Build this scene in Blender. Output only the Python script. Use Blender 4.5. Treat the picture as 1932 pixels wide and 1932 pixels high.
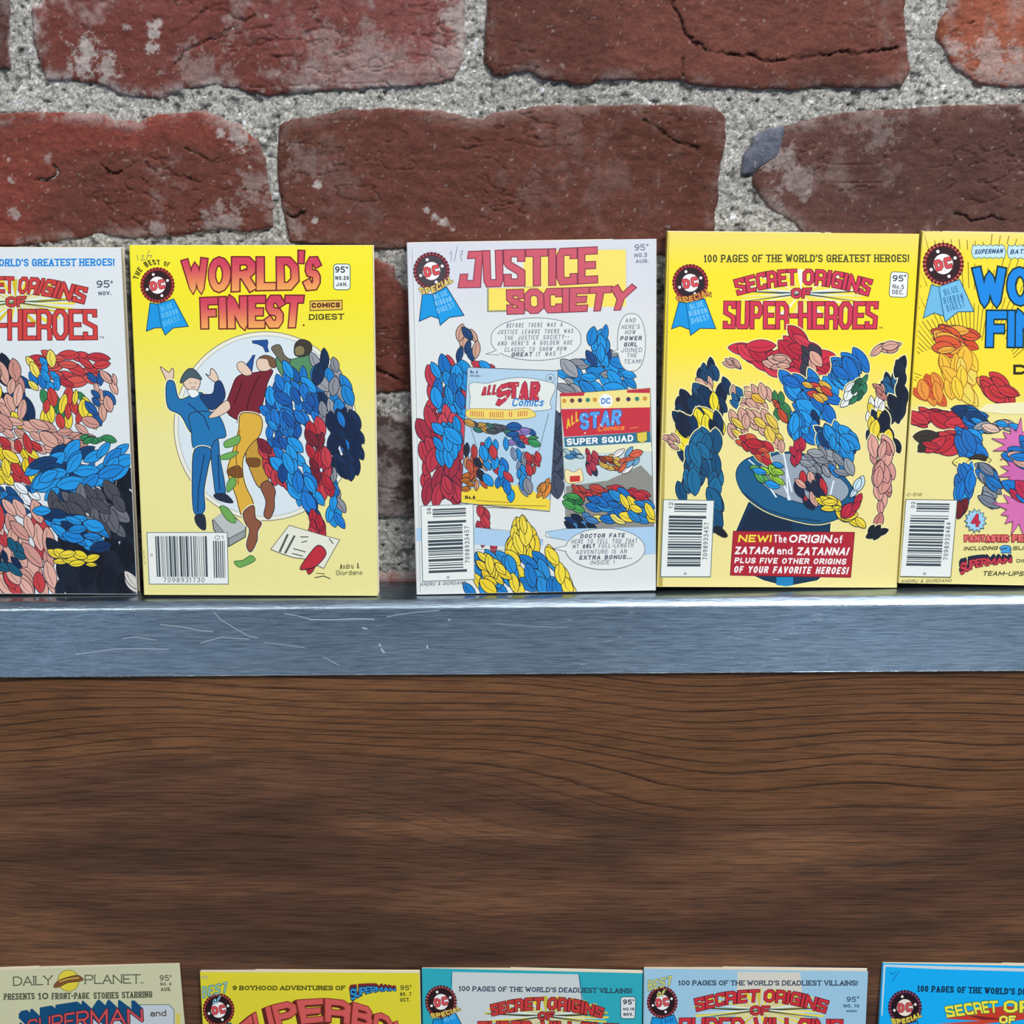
import bpy, math, random
import numpy as np
from mathutils import Vector, Matrix
from mathutils.geometry import tessellate_polygon

for o in list(bpy.data.objects):
    bpy.data.objects.remove(o)
SC = bpy.context.scene
COL = SC.collection

# ------------------------------------------------------------------ camera
FPX = 3110.0
PITCH, YAW, ROLL = 0.28358, -0.01222, -0.01097
CAM = np.array([0.00375, -0.76734, 0.26607])
_f = np.array([math.sin(YAW)*math.cos(PITCH), math.cos(YAW)*math.cos(PITCH), -math.sin(PITCH)])
_r = np.cross(_f, [0, 0, 1]); _r /= np.linalg.norm(_r); _u = np.cross(_r, _f)
CR = _r*math.cos(ROLL)+_u*math.sin(ROLL)
CU = -_r*math.sin(ROLL)+_u*math.cos(ROLL)
CF = _f
cd = bpy.data.cameras.new('camera'); cam = bpy.data.objects.new('camera', cd); COL.objects.link(cam)
cd.sensor_width = 36; cd.sensor_height = 36; cd.lens = 36*FPX/1932; cd.clip_start = 0.01
M = Matrix.Identity(4)
for i in range(3):
    M[i][0] = CR[i]; M[i][1] = CU[i]; M[i][2] = -CF[i]; M[i][3] = CAM[i]
cam.matrix_world = M
SC.camera = cam

# ------------------------------------------------------------------ world, lights, exposure
SC.view_settings.view_transform = 'Standard'
SC.view_settings.look = 'None'
SC.view_settings.gamma = 1
SC.view_settings.use_curve_mapping = False
SC.view_settings.exposure = 0.30
w = bpy.data.worlds.new('world'); SC.world = w; w.use_nodes = True
bg = w.node_tree.nodes['Background']
bg.inputs[0].default_value = (0.50, 0.58, 0.70, 1); bg.inputs[1].default_value = 0.36


def area(name, loc, target, sx, sy, power, color):
    l = bpy.data.lights.new(name, 'AREA'); l.shape = 'RECTANGLE'; l.size = sx; l.size_y = sy
    l.energy = power; l.color = color
    o = bpy.data.objects.new(name, l); COL.objects.link(o)
    o.location = loc
    o.rotation_euler = (Vector(target)-Vector(loc)).to_track_quat('-Z', 'Y').to_euler()
    return o


area('overhead_light', (0.75, -1.5, 1.75), (0, 0, 0.05), 0.8, 0.5, 40, (1.0, 0.97, 0.92))
area('overhead_light', (-0.9, -1.9, 1.9), (0, 0, 0.0), 1.0, 0.5, 11, (1.0, 0.97, 0.93))
area('overhead_light', (0.62, -0.58, 1.9), (0.3, -0.2, 0.0), 1.5, 0.5, 10, (0.95, 0.97, 1.0))  # unseen lamp added overhead for a bright band on the shelf's front edge
area('lip_reflection_light', (0.75, -2.6, -0.05), (0.1, 0, -0.1), 0.5, 0.9, 2.6, (0.66, 0.82, 1.0))  # added low lamp behind the camera, reflects as a pale patch in the lip
area('lip_reflection_light', (-0.95, -2.6, -0.05), (-0.1, 0, -0.1), 0.5, 0.9, 1.6, (0.66, 0.82, 1.0))  # its weaker partner, added for the left-hand patch in the lip

# ------------------------------------------------------------------ helpers


def lin(c):
    return tuple((v/255/12.92) if v/255 <= 0.04045 else ((v/255+0.055)/1.055)**2.4 for v in c)


def tag(o, label=None, cat=None, group=None, kind=None):
    if label: o['label'] = label
    if cat: o['category'] = cat
    if group: o['group'] = group
    if kind: o['kind'] = kind
    return o


def mesh_np(name, V, F, mat, parent=None, col=None, smooth=False):
    me = bpy.data.meshes.new(name)
    V = np.asarray(V, dtype=np.float32)
    if isinstance(F, np.ndarray):
        k = F.shape[1]; nF = len(F)
        me.vertices.add(len(V)); me.vertices.foreach_set('co', V.ravel())
        me.loops.add(nF*k); me.loops.foreach_set('vertex_index', F.ravel().astype(np.int32))
        me.polygons.add(nF)
        me.polygons.foreach_set('loop_start', np.arange(0, nF*k, k, dtype=np.int32))
        me.polygons.foreach_set('loop_total', np.full(nF, k, dtype=np.int32))
        me.update(calc_edges=True)
    else:
        me.from_pydata(V.tolist(), [], F)
    if col is not None:
        a = me.color_attributes.new('Col', 'FLOAT_COLOR', 'POINT')
        c = np.ones((len(V), 4), dtype=np.float32); c[:, :3] = col
        a.data.foreach_set('color', c.ravel())
    if smooth:
        me.polygons.foreach_set('use_smooth', np.ones(len(me.polygons), dtype=bool))
    me.materials.append(mat)
    me.validate()
    o = bpy.data.objects.new(name, me); COL.objects.link(o)
    if parent is not None: o.parent = parent
    return o


class NT:
    def __init__(s, name):
        s.m = bpy.data.materials.new(name); s.m.use_nodes = True
        s.t = s.m.node_tree; s.b = s.t.nodes['Principled BSDF']

    def n(s, typ, props=None, **ins):
        nd = s.t.nodes.new(typ)
        for k, v in (props or {}).items(): setattr(nd, k, v)
        for k, v in ins.items():
            key = k.replace('_', ' ')
            if k.startswith('i') and k[1:].isdigit(): key = int(k[1:])
            s.set(nd.inputs[key], v)
        return nd

    def set(s, inp, v):
        if isinstance(v, bpy.types.NodeSocket): s.t.links.new(v, inp)
        else: inp.default_value = v

    def mix(s, fac, a, b, mode='MIX'):
        nd = s.t.nodes.new('ShaderNodeMix'); nd.data_type = 'RGBA'; nd.blend_type = mode
        s.set(nd.inputs[0], fac); s.set(nd.inputs[6], a); s.set(nd.inputs[7], b)
        return nd.outputs[2]

    def ramp(s, fac, stops):
        nd = s.t.nodes.new('ShaderNodeValToRGB'); s.set(nd.inputs[0], fac)
        e = nd.color_ramp.elements
        while len(e) < len(stops): e.new(0.5)
        for i, (p, c) in enumerate(stops):
            e[i].position = p
            e[i].color = (c, c, c, 1) if isinstance(c, (int, float)) else (*c, 1)
        return nd.outputs[0]

    def math(s, op, a, b=0.0):
        nd = s.t.nodes.new('ShaderNodeMath'); nd.operation = op
        s.set(nd.inputs[0], a); s.set(nd.inputs[1], b)
        return nd.outputs[0]


def attr_material(name, rough, spec, noise_scale, noise_amt, bump_scale=0, bump=0, bdist=0.0005):
    t = NT(name)
    a = t.n('ShaderNodeVertexColor', {'layer_name': 'Col'})
    tc = t.n('ShaderNodeTexCoord')
    no = t.n('ShaderNodeTexNoise', Vector=tc.outputs['Object'], Scale=noise_scale, Detail=5.0, Roughness=0.65)
    v = t.n('ShaderNodeMapRange', Value=no.outputs[0], To_Min=1-noise_amt, To_Max=1+noise_amt)
    v.inputs['From Min'].default_value = 0.3; v.inputs['From Max'].default_value = 0.7
    c = t.mix(1.0, a.outputs[0], v.outputs[0], 'MULTIPLY')
    t.set(t.b.inputs['Base Color'], c)
    t.b.inputs['Roughness'].default_value = rough
    t.b.inputs['Specular IOR Level'].default_value = spec
    if bump:
        n2 = t.n('ShaderNodeTexNoise', Vector=tc.outputs['Object'], Scale=bump_scale, Detail=8.0, Roughness=0.7)
        bp = t.n('ShaderNodeBump', Height=n2.outputs[0], Strength=bump, Distance=bdist)
        t.set(t.b.inputs['Normal'], bp.outputs[0])
    return t.m


INK = attr_material('printed_paper', 0.42, 0.35, 900, 0.035, 60, 0.12, 0.0006)
BRICK = attr_material('fired_brick', 0.82, 0.25, 700, 0.20, 900, 0.9, 0.0007)


def mortar_mat():
    t = NT('sandy_mortar')
    tc = t.n('ShaderNodeTexCoord')
    a = t.n('ShaderNodeVertexColor', {'layer_name': 'Col'})
    vo = t.n('ShaderNodeTexVoronoi', Vector=tc.outputs['Object'], Scale=1000.0)
    g = t.n('ShaderNodeSeparateColor', Color=vo.outputs['Color'])
    c = t.ramp(g.outputs[0], [(0.0, 0.45), (0.22, 0.84), (0.55, 1.0), (0.85, 1.18), (0.97, 1.6)])
    t.t.nodes[-1].color_ramp.interpolation = 'LINEAR'
    c2 = t.mix(1.0, a.outputs[0], c, 'MULTIPLY')
    no = t.n('ShaderNodeTexNoise', Vector=tc.outputs['Object'], Scale=1500.0, Detail=6.0, Roughness=0.8)
    c3 = t.mix(1.0, c2, t.ramp(no.outputs[0], [(0.3, 0.7), (0.7, 1.3)]), 'MULTIPLY')
    t.set(t.b.inputs['Base Color'], c3)
    t.b.inputs['Roughness'].default_value = 0.85
    h = t.math('ADD', no.outputs[0], t.math('MULTIPLY', g.outputs[1], 0.6))
    bp = t.n('ShaderNodeBump', Height=h, Strength=0.9, Distance=0.0008)
    t.set(t.b.inputs['Normal'], bp.outputs[0])
    return t.m


def wood_mat():
    t = NT('walnut_laminate')
    tc = t.n('ShaderNodeTexCoord')
    mp = t.n('ShaderNodeMapping', Vector=tc.outputs['Object'])
    mp.inputs['Scale'].default_value = (1, 1, 1)
    low = t.n('ShaderNodeMapping', Vector=tc.outputs['Object']); low.inputs['Scale'].default_value = (3.2, 0, 8.0)
    low.inputs['Location'].default_value = (0.35, 0, 2.2)
    ln = t.n('ShaderNodeTexNoise', Vector=low.outputs[0], Scale=1.0, Detail=1.5, Roughness=0.4)
    sep = t.n('ShaderNodeSeparateXYZ', Vector=tc.outputs['Object'])
    # growth-ring coordinate: height warped by slow noise and a slight fall to the right
    zz = t.math('ADD', sep.outputs[2], t.math('MULTIPLY', ln.outputs[0], 0.085))
    zz = t.math('ADD', zz, t.math('MULTIPLY', sep.outputs[0], 0.055))
    fm = t.n('ShaderNodeMapping', Vector=tc.outputs['Object']); fm.inputs['Scale'].default_value = (18, 0, 260)
    fn = t.n('ShaderNodeTexNoise', Vector=fm.outputs[0], Scale=1.0, Detail=5.0, Roughness=0.6)
    zj = t.math('ADD', zz, t.math('MULTIPLY', fn.outputs[0], 0.0022))
    wob = t.n('ShaderNodeTexNoise', {'noise_dimensions': '1D'}, W=t.math('MULTIPLY', zz, 60.0), Scale=1.0, Detail=1.0)
    fr = t.math('FRACT', t.math('ADD', t.math('MULTIPLY', zj, 190.0), t.math('MULTIPLY', wob.outputs[0], 2.6)))
    ln0 = t.ramp(fr, [(0.0, 0.0), (0.04, 1.0), (0.10, 0.7), (0.24, 0.0)])
    im = t.n('ShaderNodeMapping', Vector=tc.outputs['Object']); im.inputs['Scale'].default_value = (14, 0, 160)
    inn = t.n('ShaderNodeTexNoise', Vector=im.outputs[0], Scale=1.0, Detail=3.0)
    line = t.math('MULTIPLY', ln0, t.ramp(inn.outputs[0], [(0.30, 0.35), (0.5, 1.0)]))
    # pores: short dark horizontal dashes
    pm = t.n('ShaderNodeMapping', Vector=tc.outputs['Object']); pm.inputs['Scale'].default_value = (38, 0, 1000)
    pn = t.n('ShaderNodeTexNoise', Vector=pm.outputs[0], Scale=1.0, Detail=4.0, Roughness=0.65)
    pores = t.ramp(pn.outputs[0], [(0.40, 1.0), (0.54, 0.0)])
    # where the open grain (rings) is, against the tight lower figure
    zone = t.n('ShaderNodeMapRange', Value=zz, To_Min=0.0, To_Max=1.0)
    zone.inputs['From Min'].default_value = -0.068; zone.inputs['From Max'].default_value = -0.052
    bm = t.n('ShaderNodeMapping', Vector=tc.outputs['Object']); bm.inputs['Scale'].default_value = (5, 0, 34)
    bn = t.n('ShaderNodeTexNoise', Vector=bm.outputs[0], Scale=1.0, Detail=4.0, Roughness=0.6)
    base = t.ramp(bn.outputs[0], [(0.32, lin((64, 43, 32))), (0.5, lin((98, 67, 49))), (0.68, lin((132, 92, 64)))])
    warm = t.mix(0.5, base, (*lin((132, 88, 52)), 1))
    cb = t.mix(zone.outputs[0], base, warm)
    sm = t.n('ShaderNodeMapping', Vector=tc.outputs['Object']); sm.inputs['Scale'].default_value = (9, 0, 60)
    sm.inputs['Location'].default_value = (4, 0, 1)
    sn = t.n('ShaderNodeTexNoise', Vector=sm.outputs[0], Scale=1.0, Detail=5.0, Roughness=0.7)
    grey = t.ramp(sn.outputs[0], [(0.56, 0.0), (0.72, 0.75)])
    c = t.mix(t.math('MULTIPLY', grey, t.math('SUBTRACT', 1.0, t.math('MULTIPLY', zone.outputs[0], 0.7))), cb, (*lin((62, 52, 40)), 1))
    c = t.mix(t.math('MULTIPLY', pores, 0.48), c, (*lin((38, 24, 16)), 1))
    lf = t.math('MULTIPLY', line, t.math('ADD', 0.30, t.math('MULTIPLY', zone.outputs[0], 0.70)))
    c = t.mix(lf, c, (*lin((42, 25, 15)), 1))
    t.set(t.b.inputs['Base Color'], c)
    t.b.inputs['Roughness'].default_value = 0.45
    t.b.inputs['Specular IOR Level'].default_value = 0.3
    h = t.math('SUBTRACT', 1.0, t.math('ADD', t.math('MULTIPLY', pores, 0.5), line))
    bp = t.n('ShaderNodeBump', Height=h, Strength=0.35, Distance=0.0003)
    t.set(t.b.inputs['Normal'], bp.outputs[0])
    return t.m


def steel_mat():
    t = NT('brushed_steel')
    tc = t.n('ShaderNodeTexCoord')
    m1 = t.n('ShaderNodeMapping', Vector=tc.outputs['Object']); m1.inputs['Scale'].default_value = (90, 500, 1100)
    n1 = t.n('ShaderNodeTexNoise', Vector=m1.outputs[0], Scale=1.0, Detail=5.0, Roughness=0.6)
    m2 = t.n('ShaderNodeMapping', Vector=tc.outputs['Object']); m2.inputs['Scale'].default_value = (7, 7, 14)
    n2 = t.n('ShaderNodeTexNoise', Vector=m2.outputs[0], Scale=1.0, Detail=3.0, Roughness=0.6)
    c = t.ramp(n1.outputs[0], [(0.3, (0.19, 0.245, 0.30)), (0.7, (0.36, 0.44, 0.52))])
    t.set(t.b.inputs['Base Color'], c)
    t.b.inputs['Metallic'].default_value = 1.0
    r = t.n('ShaderNodeMapRange', Value=n2.outputs[0], To_Min=0.22, To_Max=0.36)
    r.inputs['From Min'].default_value = 0.35; r.inputs['From Max'].default_value = 0.65
    t.set(t.b.inputs['Roughness'], r.outputs[0])
    bp = t.n('ShaderNodeBump', Height=n1.outputs[0], Strength=0.55, Distance=0.0003)
    t.set(t.b.inputs['Normal'], bp.outputs[0])
    return t.m


def pages_mat():
    t = NT('page_edges')
    tc = t.n('ShaderNodeTexCoord')
    m1 = t.n('ShaderNodeMapping', Vector=tc.outputs['Object']); m1.inputs['Scale'].default_value = (10, 10, 5000)
    n1 = t.n('ShaderNodeTexNoise', Vector=m1.outputs[0], Scale=1.0, Detail=2.0)
    t.set(t.b.inputs['Base Color'], t.ramp(n1.outputs[0], [(0.3, lin((190, 180, 156))), (0.7, lin((232, 224, 202)))]))
    t.b.inputs['Roughness'].default_value = 0.9
    return t.m


MORTAR = mortar_mat(); WOOD = wood_mat(); STEEL = steel_mat(); PAGES = pages_mat()
SCR = NT('bright_scratch'); SCR.b.inputs['Base Color'].default_value = (0.7, 0.76, 0.82, 1)
SCR.b.inputs['Roughness'].default_value = 0.5; SCR.b.inputs['Metallic'].default_value = 0.6; SCRATCH = SCR.m

# ------------------------------------------------------------------ noise on numpy arrays


def vnoise(x, y, seed):
    rs = np.random.RandomState(seed); N = 256
    tab = rs.rand(N, N)
    xi = np.floor(x).astype(int); yi = np.floor(y).astype(int)
    fx = x-xi; fy = y-yi; fx = fx*fx*(3-2*fx); fy = fy*fy*(3-2*fy)
    a = tab[xi % N, yi % N]; b = tab[(xi+1) % N, yi % N]; c = tab[xi % N, (yi+1) % N]; d = tab[(xi+1) % N, (yi+1) % N]
    return (a*(1-fx)+b*fx)*(1-fy)+(c*(1-fx)+d*fx)*fy


def fbm(x, y, seed, oct=4, gain=0.5):
    s = 0; a = 1; tot = 0
    for k in range(oct):
        s = s+a*vnoise(x*2**k+17.3*k, y*2**k+5.1*k, seed+k); tot += a; a *= gain
    return s/tot


def sd_poly(X, Z, P):
    """signed distance to a closed polygon, positive inside"""
    P = np.asarray(P, float); d = np.full(X.shape, 1e9); ins = np.zeros(X.shape, bool)
    for i in range(len(P)):
        a = P[i]; b = P[(i+1) % len(P)]
        e = b-a; L = e@e
        t = np.clip(((X-a[0])*e[0]+(Z-a[1])*e[1])/L, 0, 1)
        d = np.minimum(d, np.hypot(X-a[0]-t*e[0], Z-a[1]-t*e[1]))
        c = ((a[1] > Z) != (b[1] > Z)) & (X < (b[0]-a[0])*(Z-a[1])/(b[1]-a[1]+1e-30)+a[0])
        ins ^= c
    return np.where(ins, d, -d)


def sd_line(X, Z, P):
    P = np.asarray(P, float); d = np.full(X.shape, 1e9)
    for i in range(len(P)-1):
        a = P[i]; e = P[i+1]-a; L = e@e
        t = np.clip(((X-a[0])*e[0]+(Z-a[1])*e[1])/L, 0, 1)
        d = np.minimum(d, np.hypot(X-a[0]-t*e[0], Z-a[1]-t*e[1]))
    return d


def sstep(a, b, x):
    t = np.clip((x-a)/(b-a), 0, 1); return t*t*(3-2*t)


# ------------------------------------------------------------------ floor of the room
fm_ = NT('grey_carpet')
_tc = fm_.n('ShaderNodeTexCoord'); _n = fm_.n('ShaderNodeTexNoise', Vector=_tc.outputs['Object'], Scale=60.0, Detail=4.0)
fm_.set(fm_.b.inputs['Base Color'], fm_.ramp(_n.outputs[0], [(0.3, (0.10, 0.13, 0.17)), (0.7, (0.16, 0.20, 0.25))]))
fm_.b.inputs['Roughness'].default_value = 0.95
fl_ = mesh_np('floor', [(-6, -9, -1.3), (6, -9, -1.3), (6, 0.3, -1.3), (-6, 0.3, -1.3)], [(0, 1, 2, 3)], fm_.m)
tag(fl_, kind='structure')

# ------------------------------------------------------------------ brick wall
YF = 0.0215      # brick faces
YM = 0.0238      # mortar


def wallxz(u, v, Y=YF):
    d = CF*FPX+CR*(u-966)-CU*(v-966)
    t = (Y-CAM[1])/d[1]
    p = CAM+t*d
    return (p[0], p[2])


def grid_faces(nx, nz):
    i = np.arange(nx*nz).reshape(nz, nx)
    return np.stack([i[:-1, :-1].ravel(), i[:-1, 1:].ravel(), i[1:, 1:].ravel(), i[1:, :-1].ravel()], 1)


X0, X1, Z0, Z1 = -0.262, 0.262, -0.02, 0.30


def nonuniform(a, b, fa, fb, fine, coarse):
    """coordinates from a to b, fine between fa and fb"""
    p = list(np.arange(a, fa, coarse))+list(np.arange(fa, fb, fine))+list(np.arange(fb, b+coarse, coarse))
    return np.array(p)


mx = nonuniform(-0.75, 0.75, X0, X1, 0.0008, 0.006); mz = nonuniform(-0.04, 0.62, Z0, Z1, 0.0008, 0.006)
MX, MZ = np.meshgrid(mx, mz)
mh = (fbm(MX*60, MZ*60, 3, 3)-0.5)*0.0020+(fbm(MX*420, MZ*420, 11, 3, 0.65)-0.5)*0.0026
pits = sstep(0.74, 0.84, vnoise(MX*380, MZ*380, 29)); mh = mh-pits*0.0014
my = YM-mh
tone = 0.88+0.34*fbm(MX*25, MZ*25, 41, 3)
rs = np.random.RandomState(5)
grain = rs.normal(1, 0.16, MX.shape)
mc = np.stack([tone*grain*v for v in lin((186, 184, 178))], -1)
mc = mc*(1-0.5*pits[..., None])
crys = sstep(0.90, 0.95, vnoise(MX*300, MZ*300, 77))[..., None]
mc = mc*(1-crys)+np.array(lin((240, 242, 246)))*crys
wall = mesh_np('wall_back', np.stack([MX, my, MZ], -1).reshape(-1, 3), grid_faces(len(mx), len(mz))[:, ::1], MORTAR,
               col=np.clip(mc, 0, 1).reshape(-1, 3), smooth=True)
tag(wall, 'old brick wall with thick sandy grey mortar behind the upper row of books', kind='structure')

BR_RED = (112, 58, 47); BR_BROWN = (94, 55, 46); BR_DARK = (90, 58, 54); BR_OR = (134, 76, 58); BR_GREY = (78, 66, 62)


def make_brick(poly, base, seed, step=0.0006, cracks=(), smear=0.4, alt=None, proud=0.0, specks=(), label=None, edge=0.0012):
    P = np.array(poly, float)
    lo = P.min(0)-0.004; hi = P.max(0)+0.004
    xs = np.arange(lo[0], hi[0]+step, step); zs = np.arange(lo[1], hi[1]+step, step)
    X, Z = np.meshgrid(xs, zs)
    en = (fbm(X*110, Z*110, seed+50, 5, 0.75)-0.5)
    d = sd_poly(X, Z, P)+0.0007+en*edge*2.4
    face = (fbm(X*22, Z*22, seed, 3)-0.5)*0.0022+(fbm(X*150, Z*260, seed+9, 4, 0.6)-0.5)*0.0013
    prof = np.where(d > 0, -0.0012*np.exp(-np.maximum(d, 0)/0.0012), -0.0012+np.minimum(d, 0)*3.0)
    h = np.where(d > 0, face, face)+prof+proud
    # fold wrinkles, as of hand-pressed clay
    wr = np.abs(fbm(X*55+fbm(X*20, Z*20, seed+4, 2)*4, Z*150, seed+14, 3)-0.5)
    wm = sstep(0.50, 0.62, fbm(X*18, Z*24, seed+31, 2))
    h = h-np.exp(-(wr/0.014)**2)*0.0011*wm
    ck = np.zeros(X.shape)
    for c in cracks:
        pts = np.array([wallxz(*p) for p in c['p']])
        wx = (fbm(X*130, Z*130, seed+70, 4, 0.7)-0.5)*0.0060; wz = (fbm(X*130, Z*130, seed+71, 4, 0.7)-0.5)*0.0060
        dl = np.abs(sd_line(X+wx, Z+wz, pts))
        k = np.exp(-(dl/(c.get('w', 0.0007)*0.62))**2)*(0.35+0.65*sstep(0.35, 0.55, fbm(X*90, Z*90, seed+72, 3)))
        h = h-k*c.get('d', 0.0016); ck = np.maximum(ck, k*min(1, c.get('d', 0.0016)/0.0016))
    h = np.maximum(h, -0.006)
    # colour of the clay: mottling, mortar smeared at the edges, lime flecks
    C = np.array(lin(base)); A = np.array(lin(alt or tuple(min(255, int(v*1.16)) for v in base)))
    m = sstep(0.36, 0.64, fbm(X*16, Z*26, seed+2, 3))[..., None]
    col = C*(1-m)+A*m
    col = col*(0.62+0.76*fbm(X*260, Z*300, seed+3, 4, 0.8))[..., None]
    pat = fbm(X*70, Z*70, seed+22, 6, 0.78)
    sm = smear*sstep(0.007, 0.0, d)*sstep(0.42, 0.62, pat)*1.1
    sm = np.maximum(sm, smear*0.55*sstep(0.56, 0.72, fbm(X*24, Z*20, seed+23, 6, 0.8)))
    sm = np.maximum(sm, sstep(0.0002, -0.0012, d)*0.75)
    for (u, v, r, amt) in specks:
        q = wallxz(u, v); r = r*0.000245
        dd = np.hypot(X-q[0], (Z-q[1])*1.0)+(fbm(X*180, Z*180, seed+90, 5, 0.85)-0.5)*r*3.4
        sm = np.maximum(sm, amt*sstep(r, r*0.45, dd))
    fl = sstep(0.80, 0.88, fbm(X*600, Z*600, seed+33, 2))*0.4
    sm = np.clip(np.maximum(sm, fl), 0, 1)[..., None]
    S = np.array(lin((178, 168, 164)))*(0.75+0.5*fbm(X*500, Z*500, seed+8, 2))[..., None]
    col = col*(1-sm)+S*sm
    col = col*(1-0.75*ck[..., None])
    keep = (d > -0.0035)
    F = grid_faces(len(xs), len(zs))
    F = F[keep.ravel()[F].any(1)]
    V = np.stack([X, YF-h, Z], -1).reshape(-1, 3)
    used = np.unique(F); mp = np.zeros(len(V), int); mp[used] = np.arange(len(used))
    o = mesh_np('brick', V[used], mp[F], BRICK, wall, col=np.clip(col, 0, 1).reshape(-1, 3)[used], smooth=True)
    if label: o['label'] = label
    return o


def W(*pts):
    return [wallxz(*p) for p in pts]


make_brick(W((-560, -260), (10, -260), (14, 0), (6, 80), (14, 128), (-560, 140)), BR_DARK, 101, smear=0.3)
make_brick(W((90, -120), (92, 0), (62, 20), (68, 90), (88, 150), (140, 150), (190, 158), (230, 176), (300, 185), (330, 172), (400, 156), (450, 166),
             (500, 178), (560, 172), (600, 168), (700, 164), (800, 160), (850, 148), (870, 110), (872, 30), (868, -120)), (112, 60, 53), 102,
           cracks=[{'p': [(325, 125), (350, 95), (395, 75), (440, 55), (480, 30)], 'd': 0.0014},
                   {'p': [(330, 60), (390, 20), (430, 5), (520, 5)], 'd': 0.0008}], smear=0.85, alt=(128, 76, 72),
           specks=[(160, 110, 36, .9), (200, 125, 26, .8), (285, 90, 14, .95), (288, 60, 12, .9), (300, 45, 9, .8), (240, 50, 9, .7), (500, 30, 8, .7),
                   (380, 145, 60, .35), (620, 95, 55, .35), (860, 30, 38, .7), (850, 110, 34, .6), (760, 130, 40, .4), (700, 80, 36, .35), (600, 150, 26, .5)])
make_brick(W((928, -120), (926, 0), (918, 60), (920, 120), (935, 140), (1000, 130), (1030, 146), (1110, 158), (1140, 146), (1220, 148), (1290, 150),
             (1330, 160), (1400, 164), (1500, 165), (1560, 160), (1640, 163), (1700, 158), (1712, 130), (1706, 60), (1704, 0), (1700, -120)), (98, 58, 50), 103,
           cracks=[{'p': [(1270, 0), (1284, 50), (1306, 80), (1330, 97), (1390, 108), (1440, 114), (1520, 108), (1600, 98), (1690, 92)], 'd': 0.0022, 'w': 0.0009},
                   {'p': [(1288, 115), (1290, 140)], 'd': 0.0012}], smear=0.28, proud=0.0008)
make_brick(W((1800, -120), (1795, 0), (1776, 40), (1770, 70), (1785, 90), (1800, 120), (1830, 140), (1850, 155), (1900, 160), (2500, 165), (2500, -120)), BR_OR, 104,
           cracks=[{'p': [(1786, 70), (1810, 52), (1840, 45)], 'd': 0.0014}, {'p': [(1765, 10), (1775, 25), (1800, 8)], 'd': 0.003, 'w': 0.0016}], smear=0.6,
           specks=[(1870, 120, 50, .55), (1910, 130, 40, .6), (1800, 90, 24, .6)])
make_brick(W((-420, 225), (0, 218), (100, 214), (195, 218), (215, 230), (262, 236), (300, 222), (385, 216), (420, 226), (450, 240), (482, 268), (494, 300), (500, 340),
             (512, 390), (510, 425), (470, 436), (420, 428), (340, 440), (250, 448), (190, 438), (90, 456), (0, 462), (-420, 462)), (106, 60, 50), 105,
           cracks=[{'p': [(66, 345), (90, 338), (108, 325), (104, 308)], 'd': 0.0024, 'w': 0.001}, {'p': [(192, 314), (212, 326), (230, 322)], 'd': 0.002},
                   {'p': [(272, 306), (290, 322), (318, 332), (345, 334), (380, 342)], 'd': 0.002}, {'p': [(350, 282), (380, 298), (400, 308), (412, 296)], 'd': 0.0018}], smear=0.45, alt=(128, 64, 54),
           specks=[(470, 315, 6, 1), (18, 340, 9, .8), (30, 400, 12, .6), (14, 300, 6, .8), (90, 300, 12, .5), (450, 260, 26, .7), (415, 250, 12, .8), (480, 350, 40, .35),
                   (300, 432, 26, .5), (420, 420, 40, .5)])
make_brick(W((530, 240), (548, 230), (590, 224), (650, 211), (720, 209), (800, 212), (850, 219), (880, 228), (912, 230), (935, 218), (990, 208), (1060, 204), (1180, 203),
             (1290, 204), (1345, 208), (1364, 222), (1366, 260), (1358, 300), (1354, 340), (1350, 390), (1346, 425), (1340, 462), (1240, 480), (1000, 474), (770, 468), (700, 466), (640, 462), (550, 455), (542, 420), (534, 390), (528, 340), (526, 290)),
           (92, 53, 42), 106, cracks=[{'p': [(850, 285), (880, 278), (910, 272)], 'd': 0.0012}, {'p': [(540, 405), (560, 410), (578, 402)], 'd': 0.0026, 'w': 0.0011},
                                       {'p': [(1215, 225), (1245, 250), (1275, 266), (1320, 278)], 'd': 0.0018}, {'p': [(1000, 258), (1030, 276)], 'd': 0.001}],
           smear=0.18, alt=(102, 60, 50), specks=[(597, 348, 8, 1), (594, 416, 6, .9), (805, 398, 8, .95), (818, 408, 9, .95), (838, 418, 10, .85), (856, 432, 7, .7), (575, 300, 44, .22), (560, 430, 26, .35)])
make_brick(W((1470, 243), (1520, 232), (1600, 216), (1700, 208), (1800, 204), (1932, 202), (2500, 205), (2500, 470), (1600, 470), (1520, 438), (1490, 410), (1460, 392),
             (1440, 375), (1426, 350), (1424, 335), (1440, 310), (1450, 280), (1460, 255)), (98, 66, 60), 107,
           cracks=[{'p': [(1580, 360), (1610, 352), (1650, 356)], 'd': 0.001}, {'p': [(1800, 400), (1830, 414), (1880, 410), (1932, 416)], 'd': 0.002}], smear=0.35, alt=(90, 60, 54),
           specks=[(1475, 300, 44, .5), (1470, 380, 30, .5), (1500, 340, 36, .35), (1527, 361, 5, .9), (1530, 290, 6, .8), (1650, 230, 50, .25)])
# the dark stone chip wedged in the joint at the left end of that brick
make_brick(W((1425, 262), (1450, 248), (1478, 243), (1472, 275), (1462, 298), (1440, 312), (1412, 328), (1403, 326), (1406, 296), (1420, 280)), (86, 90, 104), 108, step=0.0004,
           smear=0.1, proud=0.0012, label='dark grey stone chip set in the joint', cracks=[{'p': [(1400, 334), (1430, 325), (1450, 306)], 'd': 0.005, 'w': 0.0014}], edge=0.0004)
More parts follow.
